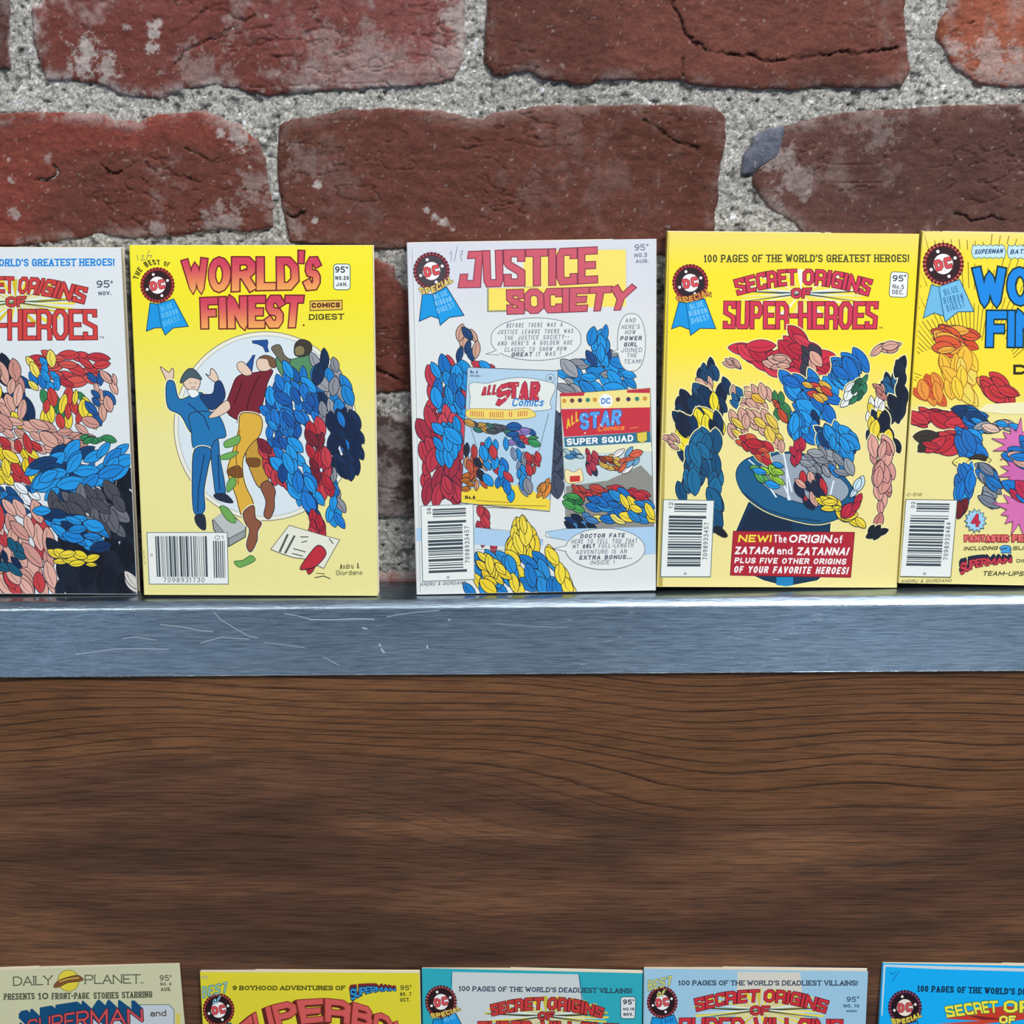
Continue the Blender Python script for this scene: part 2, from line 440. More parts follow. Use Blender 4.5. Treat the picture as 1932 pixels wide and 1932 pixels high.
# course C, mostly behind the books
make_brick(W((-400, 500), (225, 495), (232, 560), (228, 730), (-400, 735)), BR_BROWN, 109, smear=0.4)
make_brick(W((262, 492), (500, 492), (705, 494), (738, 506), (742, 530), (758, 548), (790, 560), (796, 700), (792, 735), (700, 738), (262, 735)), (98, 54, 44), 110,
           cracks=[{'p': [(705, 695), (735, 708), (765, 722), (790, 726)], 'd': 0.0024, 'w': 0.0011}], smear=0.15, proud=0.0004)
make_brick(W((826, 505), (1000, 502), (1232, 506), (1234, 640), (1230, 735), (826, 735)), BR_BROWN, 111, smear=0.3)
make_brick(W((1262, 505), (1500, 500), (1790, 500), (1790, 735), (1262, 735)), BR_RED, 112, step=0.0012, smear=0.3)
make_brick(W((1820, 500), (2500, 500), (2500, 735), (1820, 735)), BR_RED, 113, step=0.0015, smear=0.3)
# course D and E
make_brick(W((-100, 785), (470, 785), (470, 970), (-100, 970)), BR_GREY, 114, step=0.0009, smear=0.7)
make_brick(W((500, 792), (700, 790), (900, 792), (1040, 795), (1040, 970), (760, 975), (500, 972)), (74, 60, 58), 115, smear=0.85, alt=(96, 78, 74),
           specks=[(735, 830, 30, .4), (740, 900, 26, .5), (730, 940, 22, .5)])
make_brick(W((1075, 795), (1640, 795), (1640, 970), (1075, 970)), BR_BROWN, 116, step=0.0009, smear=0.5)
make_brick(W((1670, 795), (2300, 795), (2300, 970), (1670, 970)), BR_BROWN, 117, step=0.0015, smear=0.5)
make_brick(W((-300, 1084), (520, 1084), (520, 1240), (-300, 1240)), BR_BROWN, 118, step=0.0012, smear=0.5)
make_brick(W((550, 1086), (1200, 1082), (1200, 1240), (550, 1240)), (110, 62, 54), 119, step=0.0008, smear=0.8)
make_brick(W((1230, 1084), (1900, 1084), (1900, 1240), (1230, 1240)), BR_BROWN, 120, step=0.0012, smear=0.5)
# bricks beyond the frame, coarser
zA = wallxz(966, 190)[1]; rowp = 0.0735
rb = random.Random(4)
tones = [BR_RED, BR_BROWN, BR_DARK, BR_OR, BR_BROWN]
seed = 300


def plain(x0, x1, z0, z1):
    global seed
    seed += 1
    j = lambda: rb.uniform(-0.002, 0.002)
    xm = (x0+x1)/2
    make_brick([(x0+j(), z0+j()), (xm, z0+j()), (x1+j(), z0+j()), (x1+j(), z1+j()), (xm, z1+j()), (x0+j(), z1+j())],
               tones[seed % 5], seed, step=0.004, smear=0.4, edge=0.0006)


for k in range(1, 4):
    zc = zA+0.080+rowp*(k-1)
    off = 0.11*(k % 2)
    x = -0.74+off
    while x < 0.72:
        plain(x, min(x+0.205, 0.745), zc+0.006, zc+rowp-0.006); x += 0.22
for (zt, zb, xl, xr) in [(-120, 145, -560, 2500), (222, 460, -420, 2500), (500, 735, -400, 2500), (790, 970, -100, 2300), (1084, 1240, -300, 1900)]:
    a = wallxz(xl, zb); b = wallxz(xl, zt); c = wallxz(xr, zb)
    x = a[0]-0.014
    while x > -0.70:
        x0 = max(x-0.205, -0.745); plain(x0, x, a[1], b[1]); x = x0-0.014
    x = c[0]+0.014
    while x < 0.70:
        x1 = min(x+0.205, 0.745); plain(x, x1, a[1], b[1]); x = x1+0.014

# ------------------------------------------------------------------ steel shelf, wood panel, lower ledge
YS = -0.00869


def ledge(name, zt, y_front, y_back, lip, label, x0=-0.72, x1=0.72, th=0.0016, r=0.0042):
    """folded sheet-steel ledge: flat top, rolled front edge, vertical lip with a hemmed bottom"""
    prof = [(y_back, zt)]
    # rolled-over front edge: tight bend, narrow flat, tight bend
    prof += [(y_front+0.0050, zt), (y_front+0.0040, zt-0.00015), (y_front+0.0034, zt-0.0005), (y_front+0.0008, zt-0.0028), (y_front+0.0003, zt-0.0035), (y_front, zt-0.0046)]
    prof += [(y_front, zt-lip+0.0007), (y_front-0.0002, zt-lip+0.0003), (y_front+0.0006, zt-lip), (y_front+th, zt-lip)]
    inn = [(y_front+th, zt-r-0.001)]
    for k in range(4):
        a = math.pi/2*(3-k)/3
        inn.append((y_front+r-(r-th)*math.sin(a), zt-r+(r-th)*math.cos(a)))
    inn.append((y_back, zt-th))
    P = prof+inn
    xs = np.linspace(x0, x1, 40)
    V = [(x, p[0], p[1]) for x in xs for p in P]
    n = len(P); F = []
    for i in range(len(xs)-1):
        for k in range(n):
            a = i*n+k; b = i*n+(k+1) % n
            F.append((a, b, b+n, a+n))
    F.append(tuple(range(n))[::-1]); F.append(tuple((len(xs)-1)*n+k for k in range(n)))
    o = mesh_np(name, V, F, STEEL)
    for p in o.data.polygons: p.use_smooth = len(p.vertices) == 4
    m = o.modifiers.new('e', 'EDGE_SPLIT'); m.split_angle = math.radians(35)
    tag(o, label, 'shelf')
    return o


shelf = ledge('metal_shelf', 0.0, YS, 0.0222, 0.0385, 'brushed steel shelf with a deep front lip holding the upper row of books')


def ray_y(u, v, Y):
    d = CF*FPX+CR*(u-966)-CU*(v-966); t = (Y-CAM[1])/d[1]; p = CAM+t*d
    return p


sv = []; sf = []


def scratch(pts, wpx):
    """hairline scratches and nicks in the lip"""
    for i in range(len(pts)-1):
        a = ray_y(*pts[i], YS-0.00006); b = ray_y(*pts[i+1], YS-0.00006)
        d = b-a; nn = np.array([-d[2], 0, d[0]]); nn = nn/np.linalg.norm(nn)*wpx*0.00012
        k = len(sv)
        sv.extend([a-nn, b-nn, b+nn, a+nn]); sf.append((k, k+1, k+2, k+3))


def s5(*p): return [(x/3.019, 1090+y/3.019) for x, y in p]
def s6(*p): return [(640+x/3.019, 1090+y/3.019) for x, y in p]


scratch(s5((430, 436), (560, 420), (660, 405), (760, 404), (960, 407)), 1.6)
scratch(s5((700, 346), (770, 338), (820, 345), (890, 356)), 1.4)
scratch(s5((910, 266), (1040, 280), (1140, 302), (1215, 308)), 1.6)
scratch(s5((1215, 195), (1260, 240), (1340, 290), (1420, 334), (1470, 342)), 1.5)
scratch(s5((1140, 372), (1200, 355), (1260, 340), (1420, 350)), 1.4)
scratch(s5((1620, 205), (1700, 218), (1760, 234)), 1.6)
scratch(s5((1760, 238), (1860, 240), (1932, 238)), 2.4)
scratch(s5((1500, 368), (1640, 385), (1740, 400)), 1.2)
scratch(s5((1840, 450), (1932, 500)), 1.4)
scratch(s6((0, 238), (90, 234), (200, 237)), 2.4)
scratch(s6((270, 224), (350, 208), (450, 195), (570, 186)), 1.5)
scratch(s6((130, 284), (160, 292)), 3.4)
scratch(s6((228, 376), (236, 392)), 4)
scratch(s6((238, 404), (258, 430)), 4)
scratch(s6((500, 384), (503, 404)), 4)
scratch(s6((620, 236), (632, 244)), 3)
scratch(s6((900, 262), (1100, 278), (1300, 284)), 0.9)
rr = random.Random(8)
for k in range(60):
    x = rr.uniform(1060, 1600); y = rr.uniform(1155, 1260); L = rr.uniform(6, 20)
    scratch([(x, y), (x+L, y+rr.uniform(-3, 1))], rr.uniform(0.4, 1.0))
so = mesh_np('scratches', sv, sf, SCRATCH, shelf); so['kind'] = 'stuff'

pan = mesh_np('wood_panel', [(x, y, z) for x in (-0.75, 0.75) for y in (YS+0.0022, 0.0222) for z in (-0.60, -0.0035)],
              [(0, 1, 3, 2), (4, 6, 7, 5), (0, 4, 5, 1), (2, 3, 7, 6), (0, 2, 6, 4), (1, 5, 7, 3)], WOOD)
tag(pan, 'dark brown wood-grain panel under the steel shelf, behind the lower row of books', 'panel')
YP = YS+0.0022
# small pale flecks on the panel

# ------------------------------------------------------------------ block letters drawn as strokes
def ell(n=14, a0=90, a1=450, cx=.5, cy=.5, rx=.5, ry=.5):
    return [(cx+rx*math.cos(math.radians(a0+(a1-a0)*i/n)), cy+ry*math.sin(math.radians(a0+(a1-a0)*i/n))) for i in range(n+1)]


OB = [(.3, 0), (0, .2), (0, .8), (.3, 1), (.7, 1), (1, .8), (1, .2), (.7, 0), (.3, 0)]
G = {
 'A': (1, [[(0, 0), (.5, 1), (1, 0)], [(.2, .32), (.8, .32)]]),
 'B': (.9, [[(0, 0), (0, 1), (.7, 1), (.9, .85), (.9, .65), (.7, .52), (0, .52)], [(.7, .52), (1, .38), (1, .15), (.75, 0), (0, 0)]]),
 'C': (.9, [[(1, .84), (.75, 1), (.25, 1), (0, .8), (0, .2), (.25, 0), (.75, 0), (1, .16)]]),
 'D': (.95, [[(0, 0), (0, 1), (.6, 1), (1, .75), (1, .25), (.6, 0), (0, 0)]]),
 'E': (.8, [[(1, 1), (0, 1), (0, 0), (1, 0)], [(0, .5), (.8, .5)]]),
 'F': (.8, [[(1, 1), (0, 1), (0, 0)], [(0, .5), (.8, .5)]]),
 'G': (.95, [[(1, .75), (1, .85), (.75, 1), (.25, 1), (0, .8), (0, .2), (.25, 0), (.75, 0), (1, .15), (1, .45), (.6, .45)]]),
 'H': (.95, [[(0, 0), (0, 1)], [(1, 0), (1, 1)], [(0, .5), (1, .5)]]),
 'I': (.0, [[(.5, 0), (.5, 1)]]),
 'J': (.85, [[(1, 1), (1, .2), (.75, 0), (.25, 0), (0, .2), (0, .35)]]),
 'K': (.95, [[(0, 0), (0, 1)], [(1, 1), (.08, .45)], [(.3, .55), (1, 0)]]),
 'L': (.75, [[(0, 1), (0, 0), (1, 0)]]),
 'M': (1.25, [[(0, 0), (0, 1), (.5, .25), (1, 1), (1, 0)]]),
 'N': (1, [[(0, 0), (0, 1), (1, 0), (1, 1)]]),
 'O': (1, [ell()]),
 'P': (.9, [[(0, 0), (0, 1), (.75, 1), (1, .85), (1, .6), (.75, .45), (0, .45)]]),
 'Q': (1, [ell(), [(.6, .3), (1, 0)]]),
 'R': (.95, [[(0, 0), (0, 1), (.75, 1), (1, .85), (1, .62), (.75, .48), (0, .48)], [(.5, .48), (1, 0)]]),
 'S': (.85, [[(1, .86), (.78, 1), (.22, 1), (0, .86), (0, .66), (.2, .53), (.8, .47), (1, .34), (1, .14), (.78, 0), (.22, 0), (0, .14)]]),
 'T': (.9, [[(0, 1), (1, 1)], [(.5, 1), (.5, 0)]]),
 'U': (.95, [[(0, 1), (0, .2), (.25, 0), (.75, 0), (1, .2), (1, 1)]]),
 'V': (1, [[(0, 1), (.5, 0), (1, 1)]]),
 'W': (1.35, [[(0, 1), (.25, 0), (.5, .8), (.75, 0), (1, 1)]]),
 'X': (.95, [[(0, 0), (1, 1)], [(0, 1), (1, 0)]]),
 'Y': (.95, [[(0, 1), (.5, .5), (1, 1)], [(.5, .5), (.5, 0)]]),
 'Z': (.9, [[(0, 1), (1, 1), (0, 0), (1, 0)]]),
 '0': (.8, [ell()]),
 '1': (.35, [[(0, .8), (.6, 1), (.6, 0)]]),
 '2': (.8, [[(0, .75), (.15, .95), (.5, 1), (.9, .92), (1, .7), (.8, .45), (0, 0), (1, 0)]]),
 '3': (.8, [[(0, .9), (.3, 1), (.8, 1), (1, .78), (.75, .55), (.4, .55)], [(.75, .55), (1, .35), (1, .15), (.75, 0), (.25, 0), (0, .12)]]),
 '4': (.85, [[(.75, 0), (.75, 1), (0, .3), (1, .3)]]),
 '5': (.8, [[(.95, 1), (.1, 1), (.05, .58), (.7, .6), (1, .4), (1, .18), (.7, 0), (.25, 0), (0, .12)]]),
 '6': (.8, [[(.9, .95), (.4, .95), (0, .55), (0, .2), (.3, 0), (.75, 0), (1, .2), (1, .4), (.7, .55), (.05, .5)]]),
 '7': (.8, [[(0, 1), (1, 1), (.35, 0)]]),
 '8': (.8, [[(.5, .52), (.1, .7), (.1, .88), (.4, 1), (.6, 1), (.9, .88), (.9, .7), (.5, .52), (0, .32), (0, .12), (.3, 0), (.7, 0), (1, .12), (1, .32), (.5, .52)]]),
 '9': (.8, [[(.1, .05), (.6, .05), (1, .45), (1, .8), (.7, 1), (.25, 1), (0, .8), (0, .6), (.3, .45), (.95, .5)]]),
 '!': (.0, [[(.5, .32), (.5, 1)], [(.5, 0), (.5, .03)]]),
 "'": (.0, [[(.5, .78), (.55, 1)]]),
 '.': (.0, [[(.5, 0), (.5, .03)]]),
 ',': (.0, [[(.5, 0), (.4, -.12)]]),
 '-': (.45, [[(0, .48), (1, .48)]]),
 '&': (.9, [[(1, 0), (.2, .75), (.3, 1), (.65, 1), (.7, .8), (.1, .4), (.1, .1), (.4, 0), (.7, .05), (1, .4)]]),
 '/': (.5, [[(0, 0), (1, 1)]]),
 '^': (.3, [[(1, .95), (.4, 1), (0, .85), (0, .75), (.4, .6), (1, .65)], [(.6, .5), (.6, 1.1)]]),
 'a': (.7, [[(.05, .55), (.3, .66), (.7, .66), (1, .5), (1, 0)], [(1, .4), (.3, .4), (0, .25), (0, .1), (.3, 0), (.7, 0), (1, .15)]]),
 'c': (.65, [[(1, .55), (.7, .66), (.3, .66), (0, .5), (0, .16), (.3, 0), (.7, 0), (1, .1)]]),
 'd': (.75, [[(1, 1), (1, 0)], [(1, .5), (.7, .66), (.3, .66), (0, .5), (0, .16), (.3, 0), (.7, 0), (1, .15)]]),
 'e': (.7, [[(0, .34), (1, .34), (1, .52), (.7, .66), (.3, .66), (0, .5), (0, .16), (.3, 0), (.9, 0)]]),
 'f': (.45, [[(1, 1), (.6, 1), (.35, .85), (.35, 0)], [(0, .62), (.9, .62)]]),
 'h': (.7, [[(0, 0), (0, 1)], [(0, .5), (.4, .66), (.8, .6), (1, .45), (1, 0)]]),
 'i': (.0, [[(.5, 0), (.5, .6)], [(.5, .85), (.5, .88)]]),
 'm': (1.1, [[(0, 0), (0, .66)], [(0, .5), (.25, .66), (.5, .5), (.5, 0)], [(.5, .5), (.75, .66), (1, .5), (1, 0)]]),
 'n': (.7, [[(0, 0), (0, .66)], [(0, .5), (.4, .66), (.8, .62), (1, .45), (1, 0)]]),
 'o': (.7, [ell(10, 90, 450, .5, .33, .5, .33)]),
 'r': (.5, [[(0, 0), (0, .66)], [(0, .45), (.4, .64), (1, .62)]]),
 's': (.6, [[(1, .56), (.6, .66), (.2, .62), (.05, .48), (.9, .2), (.9, .08), (.5, 0), (0, .08)]]),
 'u': (.7, [[(0, .66), (0, .15), (.3, 0), (.7, 0), (1, .2)], [(1, .66), (1, 0)]]),
}
BLOCK = dict(G)
BLOCK['O'] = (1, [OB]); BLOCK['0'] = (.8, [OB])
BLOCK['A'] = (.95, [[(0, 0), (0, .75), (.3, 1), (1, 1), (1, 0)], [(0, .4), (1, .4)]])
BLOCK['R'] = (.95, [[(0, 0), (0, 1), (.7, 1), (1, .85), (1, .55), (.8, .42), (0, .42)], [(.8, .42), (1, .3), (1, 0)]])
BLOCK['S'] = (.85, [[(1, .86), (1, 1), (0, 1), (0, .6), (1, .40), (1, 0), (0, 0), (0, .14)]])
BLOCK['E'] = (.8, [[(1, 1), (0, 1), (0, 0), (1, 0)], [(0, .5), (.85, .5)]])
BLOCK['C'] = (.85, [[(1, .88), (1, 1), (.15, 1), (0, .85), (0, .15), (.15, 0), (1, 0), (1, .12)]])
BLOCK['G'] = (.9, [[(1, .86), (1, 1), (.15, 1), (0, .85), (0, .15), (.15, 0), (1, 0), (1, .45), (.6, .45)]])
BLOCK['U'] = (.95, [[(0, 1), (0, .1), (.1, 0), (.9, 0), (1, .1), (1, 1)]])
BLOCK['W'] = (1.3, [[(0, 1), (0, 0), (1, 0), (1, 1)], [(.5, 0), (.5, .8)]])


def strip(pts, t, ext=None):
    """offset a polyline to a quad strip with mitred joints, square ends"""
    P = [np.array(p, float) for p in pts]
    Q = [P[0]]
    for p in P[1:]:
        if np.linalg.norm(p-Q[-1]) > 1e-6: Q.append(p)
    P = Q
    if len(P) == 1: P.append(P[0]+np.array([0, 1e-3]))
    closed = np.linalg.norm(P[0]-P[-1]) < 1e-6 and len(P) > 3
    if ext is None: ext = t/2
    if not closed:
        d = P[1]-P[0]; P[0] = P[0]-d/np.linalg.norm(d)*ext
        d = P[-1]-P[-2]; P[-1] = P[-1]+d/np.linalg.norm(d)*ext
    n = len(P); L = []; R = []
    for i in range(n):
        if closed:
            a = P[i]-P[i-1] if i > 0 else P[0]-P[-2]
            b = P[i+1]-P[i] if i < n-1 else P[1]-P[0]
        else:
            a = P[i]-P[i-1] if i > 0 else P[1]-P[0]
            b = P[i+1]-P[i] if i < n-1 else a
        a = a/np.linalg.norm(a); b = b/np.linalg.norm(b)
        na = np.array([-a[1], a[0]]); nb = np.array([-b[1], b[0]])
        m = na+nb; lm = np.linalg.norm(m)
        if lm < 0.5: m = na; k = 1
        else:
            m = m/lm; k = min(1/max(m@na, .35), 1.9)
        L.append(P[i]+m*k*t/2); R.append(P[i]-m*k*t/2)
    return [(L[i], L[i+1], R[i+1], R[i]) for i in range(n-1)]


def bars(pts, t, ext):
    """a thick polyline as separate bars with a mitred wedge at each bend"""
    P = [np.array(p, float) for p in pts]
    Q = [P[0]]
    for p in P[1:]:
        if np.linalg.norm(p-Q[-1]) > 1e-6: Q.append(p)
    P = Q
    if len(P) == 1: P.append(P[0]+np.array([0, 1e-3]))
    closed = np.linalg.norm(P[0]-P[-1]) < 1e-6 and len(P) > 3
    D = [(P[i+1]-P[i])/np.linalg.norm(P[i+1]-P[i]) for i in range(len(P)-1)]
    if not closed: P[0] = P[0]-D[0]*ext; P[-1] = P[-1]+D[-1]*ext
    out = []; h = t/2
    for i, d in enumerate(D):
        n = np.array([-d[1], d[0]])*h
        out.append([P[i]+n, P[i+1]+n, P[i+1]-n, P[i]-n])
    J = list(range(1, len(P)-1))+([0] if closed else [])
    for i in J:
        a = D[i-1] if i else D[-1]; b = D[i]
        cr = a[0]*b[1]-a[1]*b[0]
        if abs(cr) < 0.02 and a@b > 0: continue
        sg = -1 if cr > 0 else 1
        na = np.array([-a[1], a[0]])*sg*h; nb = np.array([-b[1], b[0]])*sg*h
        m = na+nb; lm = np.linalg.norm(m)
        if lm < h*0.35: continue
        tip = m/lm*min(h*h/(lm/2), 1.5*h)
        out.append([P[i], P[i]+na, P[i]+tip, P[i]+nb])
    return out


def curve_eval(C, s):
    """smooth curve through evenly spaced control points"""
    C = [np.array(c, float) for c in C]
    if len(C) == 2: return C[0]*(1-s)+C[1]*s
    n = len(C)-1; x = min(max(s, -0.02), 1.02)*n; i = min(max(int(x), 0), n-1); f = x-i
    p1 = C[i]; p2 = C[i+1]; p0 = C[i-1] if i > 0 else 2*p1-p2; p3 = C[i+2] if i+2 <= n else 2*p2-p1
    return 0.5*((2*p1)+(-p0+p2)*f+(2*p0-5*p1+4*p2-p3)*f*f+(-p0+3*p1-3*p2+p3)*f**3)


def smooth_closed(P, k=5):
    P = [np.array(p, float) for p in P]; n = len(P); out = []
    for i in range(n):
        p0, p1, p2, p3 = P[i-1], P[i], P[(i+1) % n], P[(i+2) % n]
        for j in range(k):
            f = j/k
            out.append(0.5*((2*p1)+(-p0+p2)*f+(2*p0-5*p1+4*p2-p3)*f*f+(-p0+3*p1-3*p2+p3)*f**3))
    return out


class Book:
    """a digest standing at its fitted place; print is laid on the front cover"""

    def __init__(s, x, y, yaw, roll, lean, Wd, Hd, z0, label, group, bg_fn, spine_col, T=0.0065):
        if z0 < -0.1: T = 0.0036; y += 0.0028; z0 -= 0.0008
        R = np.array([math.cos(yaw), math.sin(yaw), 0]); N = np.array([-math.sin(yaw), math.cos(yaw), 0])
        U = np.array([0, 0, 1])*math.cos(lean)+N*math.sin(lean)
        s.r = R*math.cos(roll)-U*math.sin(roll); s.u = R*math.sin(roll)+U*math.cos(roll)
        s.n = np.cross(s.r, s.u)          # towards the viewer
        s.W, s.H, s.T = Wd, Hd, T
        o = np.array([x, y, z0], float); o[2] -= min(0, (s.r*Wd)[2]); s.o = o
        e = bpy.data.objects.new('comic_book', None); COL.objects.link(e)
        m = Matrix.Identity(4)
        # rests on the rear-bottom or front-bottom edge, whichever is lower
        for i in range(3): m[i][0] = s.r[i]; m[i][1] = s.u[i]; m[i][2] = s.n[i]
        low = min((a*s.r*Wd-b*s.n*T)[2] for a in (0, 1) for b in (0, 1))
        e.location = (x, y, z0-low); s.o = np.array([x, y, z0-low])
        for i in range(3): m[i][3] = s.o[i]
        e.matrix_world = m
        e.empty_display_size = 0.02
        s.e = tag(e, label, 'book', group)
        s.part = None; s.batch = False; s.pend = []; s.nb = 0; s.bb = np.zeros((4096, 5))
        # cover: front sheet, spine on the left, back sheet
        nx, ny = 30, 44; th = 0.00028; rd = 0.0006
        V = []; C = []; F = []
        xs = np.linspace(rd, Wd-0.0001, nx); ys = np.linspace(0, Hd, ny)
        # one strip across: back edge -> back sheet -> spine -> front sheet, repeated up the height
        prof = [(Wd, -T), (Wd*0.5, -T), (rd, -T), (rd*.3, -T+rd*.3), (0, -T+rd), (0, -T*.5), (0, -rd), (rd*.3, -rd*.3)]+[(x, 0) for x in xs]
        npf = len(prof)
        for yy in ys:
            for k, (px, pz) in enumerate(prof):
                V.append((px, yy, pz))
                c = bg_fn(*s.px(px, yy)) if k >= 7 else spine_col
                edge = min(px, Wd-px, yy, Hd-yy) if k >= 7 else 1
                c = np.array(lin(c))
                C.append(c)
        for j in range(ny-1):
            for k in range(npf-1):
                a = j*npf+k; F.append((a, a+1, a+1+npf, a+npf))
        # thickness inside
        prof2 = [(Wd, -T+th), (th, -T+th), (th, -th), (Wd-0.0001, -th)]
        b0 = len(V)
        for yy in (0, Hd):
            for (px, pz) in prof2: V.append((px, yy, pz)); C.append(np.array(lin((225, 218, 200))))
        for k in range(3): F.append((b0+k, b0+4+k, b0+5+k, b0+1+k))
        F.append((npf-1, b0+3, b0+7, (ny-1)*npf+npf-1)); F.append((0, (ny-1)*npf, b0+4, b0))
        cov = mesh_np('cover', V, F, INK, e, col=np.array(C))
        pb = mesh_np('page_block', [(a, b, c) for a in (0.0004, Wd-0.0006) for b in (0.0003, Hd-0.0003) for c in (-T+0.0003, -0.0003)],
                     [(0, 1, 3, 2), (4, 6, 7, 5), (0, 4, 5, 1), (2, 3, 7, 6), (0, 2, 6, 4), (1, 5, 7, 3)], PAGES, e)

    def px(s, lx, ly):
        P = s.o+s.r*lx+s.u*ly-CAM
        z = P@CF
        return (966+FPX*(P@CR)/z, 966-FPX*(P@CU)/z)

    def loc(s, u, v):
        d = CF*FPX+CR*(u-966)-CU*(v-966)
        t = ((s.o-CAM)@s.n)/(d@s.n)
        P = CAM+t*d-s.o
        return (P@s.r, P@s.u)

    # ---- a printed part
    def begin(s, name, label=None):
        s.flush(); s.part = name; s.plabel = label; s.V = []; s.F = []; s.C = []
        return s

    def flush(s):
        if s.part and s.V:
            o = mesh_np(s.part, s.V, s.F, INK, s.e, col=np.array(s.C))
            if s.plabel: o['label'] = s.plabel
        s.part = None

    def locs(s, pts):
        P = np.asarray(pts, float)
        D = CF*FPX+np.outer(P[:, 0]-966, CR)-np.outer(P[:, 1]-966, CU)
        t = ((s.o-CAM)@s.n)/(D@s.n)
        Q = CAM+D*t[:, None]-s.o
        return np.clip(Q@s.r, 0.0007, s.W-0.0003), np.clip(Q@s.u, 0.0002, s.H-0.0002)

    def level(s, x0, y0, x1, y1):
        """ink layer: one above whatever earlier print lies under this piece"""
        n = s.nb
        m = 0
        if n:
            B = s.bb[:n]
            hit = (B[:, 0] < x1) & (B[:, 2] > x0) & (B[:, 1] < y1) & (B[:, 3] > y0)
            if hit.any(): m = B[hit, 4].max()
        s.pend.append((x0, y0, x1, y1, m+1))
        if not s.batch: s.commit()
        return m+1

    def commit(s):
        for q in s.pend:
            if s.nb >= len(s.bb): s.bb = np.concatenate([s.bb, np.zeros_like(s.bb)])
            s.bb[s.nb] = q; s.nb += 1
        s.pend = []

    def poly(s, pts, col):
        """pts in photo pixels; col an sRGB tuple or a function of (x, y)"""
        X, Y = s.locs(pts)
        x0, x1, y0, y1 = X.min(), X.max(), Y.min(), Y.max()
        if x1-x0 < 1e-6 or y1-y0 < 1e-6: return
        z = 0.00002+s.level(x0, y0, x1, y1)*1.2e-6
        L = list(zip(X.tolist(), Y.tolist()))
        b0 = len(s.V)
        cc = None if callable(col) else lin(col)
        for (a, b), p in zip(L, pts):
            s.V.append((a, b, z)); s.C.append(cc or lin(col(p[0], p[1])))
        if len(L) <= 4:
            A = sum(L[i-1][0]*L[i][1]-L[i][0]*L[i-1][1] for i in range(len(L)))
            ix = list(range(b0, b0+len(L)))
            s.F.append(tuple(ix if A > 0 else ix[::-1]))
        else:
            for t in tessellate_polygon([[Vector((a, b, 0)) for a, b in L]]):
                p = [L[i] for i in t]
                A = (p[1][0]-p[0][0])*(p[2][1]-p[0][1])-(p[2][0]-p[0][0])*(p[1][1]-p[0][1])
                t = tuple(b0+i for i in t)
                s.F.append(t if A > 0 else t[::-1])

    def line(s, pts, t, col, closed=False):
        pts = list(pts)+([pts[0]] if closed else [])
        o = s.batch; s.batch = True
        for q in strip(pts, t, 0): s.poly(q, col)
        s.batch = o
        if not o: s.commit()

    def shape(s, pts, col, ink=(30, 34, 48), t=1.6, halo=None, ht=5, smooth=True, k=4):
        P = smooth_closed(pts, k) if smooth else [np.array(p, float) for p in pts]
        if halo: s.line(P, ht, halo, True)
        s.poly(P, col)
        if ink: s.line(P, t, ink, True)

    def disc(s, cx, cy, r, col, n=28, ry=None):
        ry = ry or r
        s.poly([(cx+r*math.cos(2*math.pi*i/n), cy+ry*math.sin(2*math.pi*i/n)) for i in range(n)], col)

    def text(s, txt, bot, top, t, col, outline=None, ow=0, font=G, gap=0.22, slant=0, slab=False, halo=None, hw=0, shadow=None):
        """letters between a bottom and a top curve (photo pixels); t = stroke in pixels"""
        bot = [np.array(p, float) for p in bot]; top = [np.array(p, float) for p in top]
        L = 0.5*(sum(np.linalg.norm(bot[i+1]-bot[i]) for i in range(len(bot)-1))+sum(np.linalg.norm(top[i+1]-top[i]) for i in range(len(top)-1)))
        h = np.mean([np.linalg.norm(curve_eval(top, q)-curve_eval(bot, q)) for q in (0, .5, 1)])
        tw = t/h           # stroke in units of height
        # widths: glyph widths scale, stroke and gaps stay
        ws = []
        for ch in txt:
            ws.append(None if ch == ' ' else font.get(ch, G.get(ch, G['O']))[0])
        fixed = sum((tw+gap*.5) if v is not None else gap*1.6 for v in ws)
        flex = sum(v for v in ws if v is not None)
        k = max((L/h-fixed+gap*.5)/max(flex, 1e-6), 0.02)
        Q = []; x = 0
        for ch, v in zip(txt, ws):
            if v is None: x += gap*1.6; continue
            w_ = v*k
            for pl in font.get(ch, G.get(ch, G['O']))[1]:
                pts = [((x+tw/2+px_*w_)*h if v > 0 else (x+tw/2)*h, (tw/2+py*(1-tw))*h) for px_, py in pl]
                Q.append((pts, ch))
            x += w_+tw+gap*.5

        def put(q, c, dx=0, dy=0):
            out = []; vs = []
            for p in q:
                X = p[0]+slant*p[1]; sx = X/L; v = p[1]/h
                a = curve_eval(bot, sx); b = curve_eval(top, sx)
                pt = a*(1-v)+b*v
                out.append((pt[0]+dx, pt[1]+dy)); vs.append(v)
            if callable(c):
                m = {id(o): v for o, v in zip(out, vs)}
                it = iter(vs)
                s.poly(out, lambda *_: c(min(max(next(it), 0), 1)))
            else: s.poly(out, c)
        def draw(*a, **k):
            draw_(*a, **k)

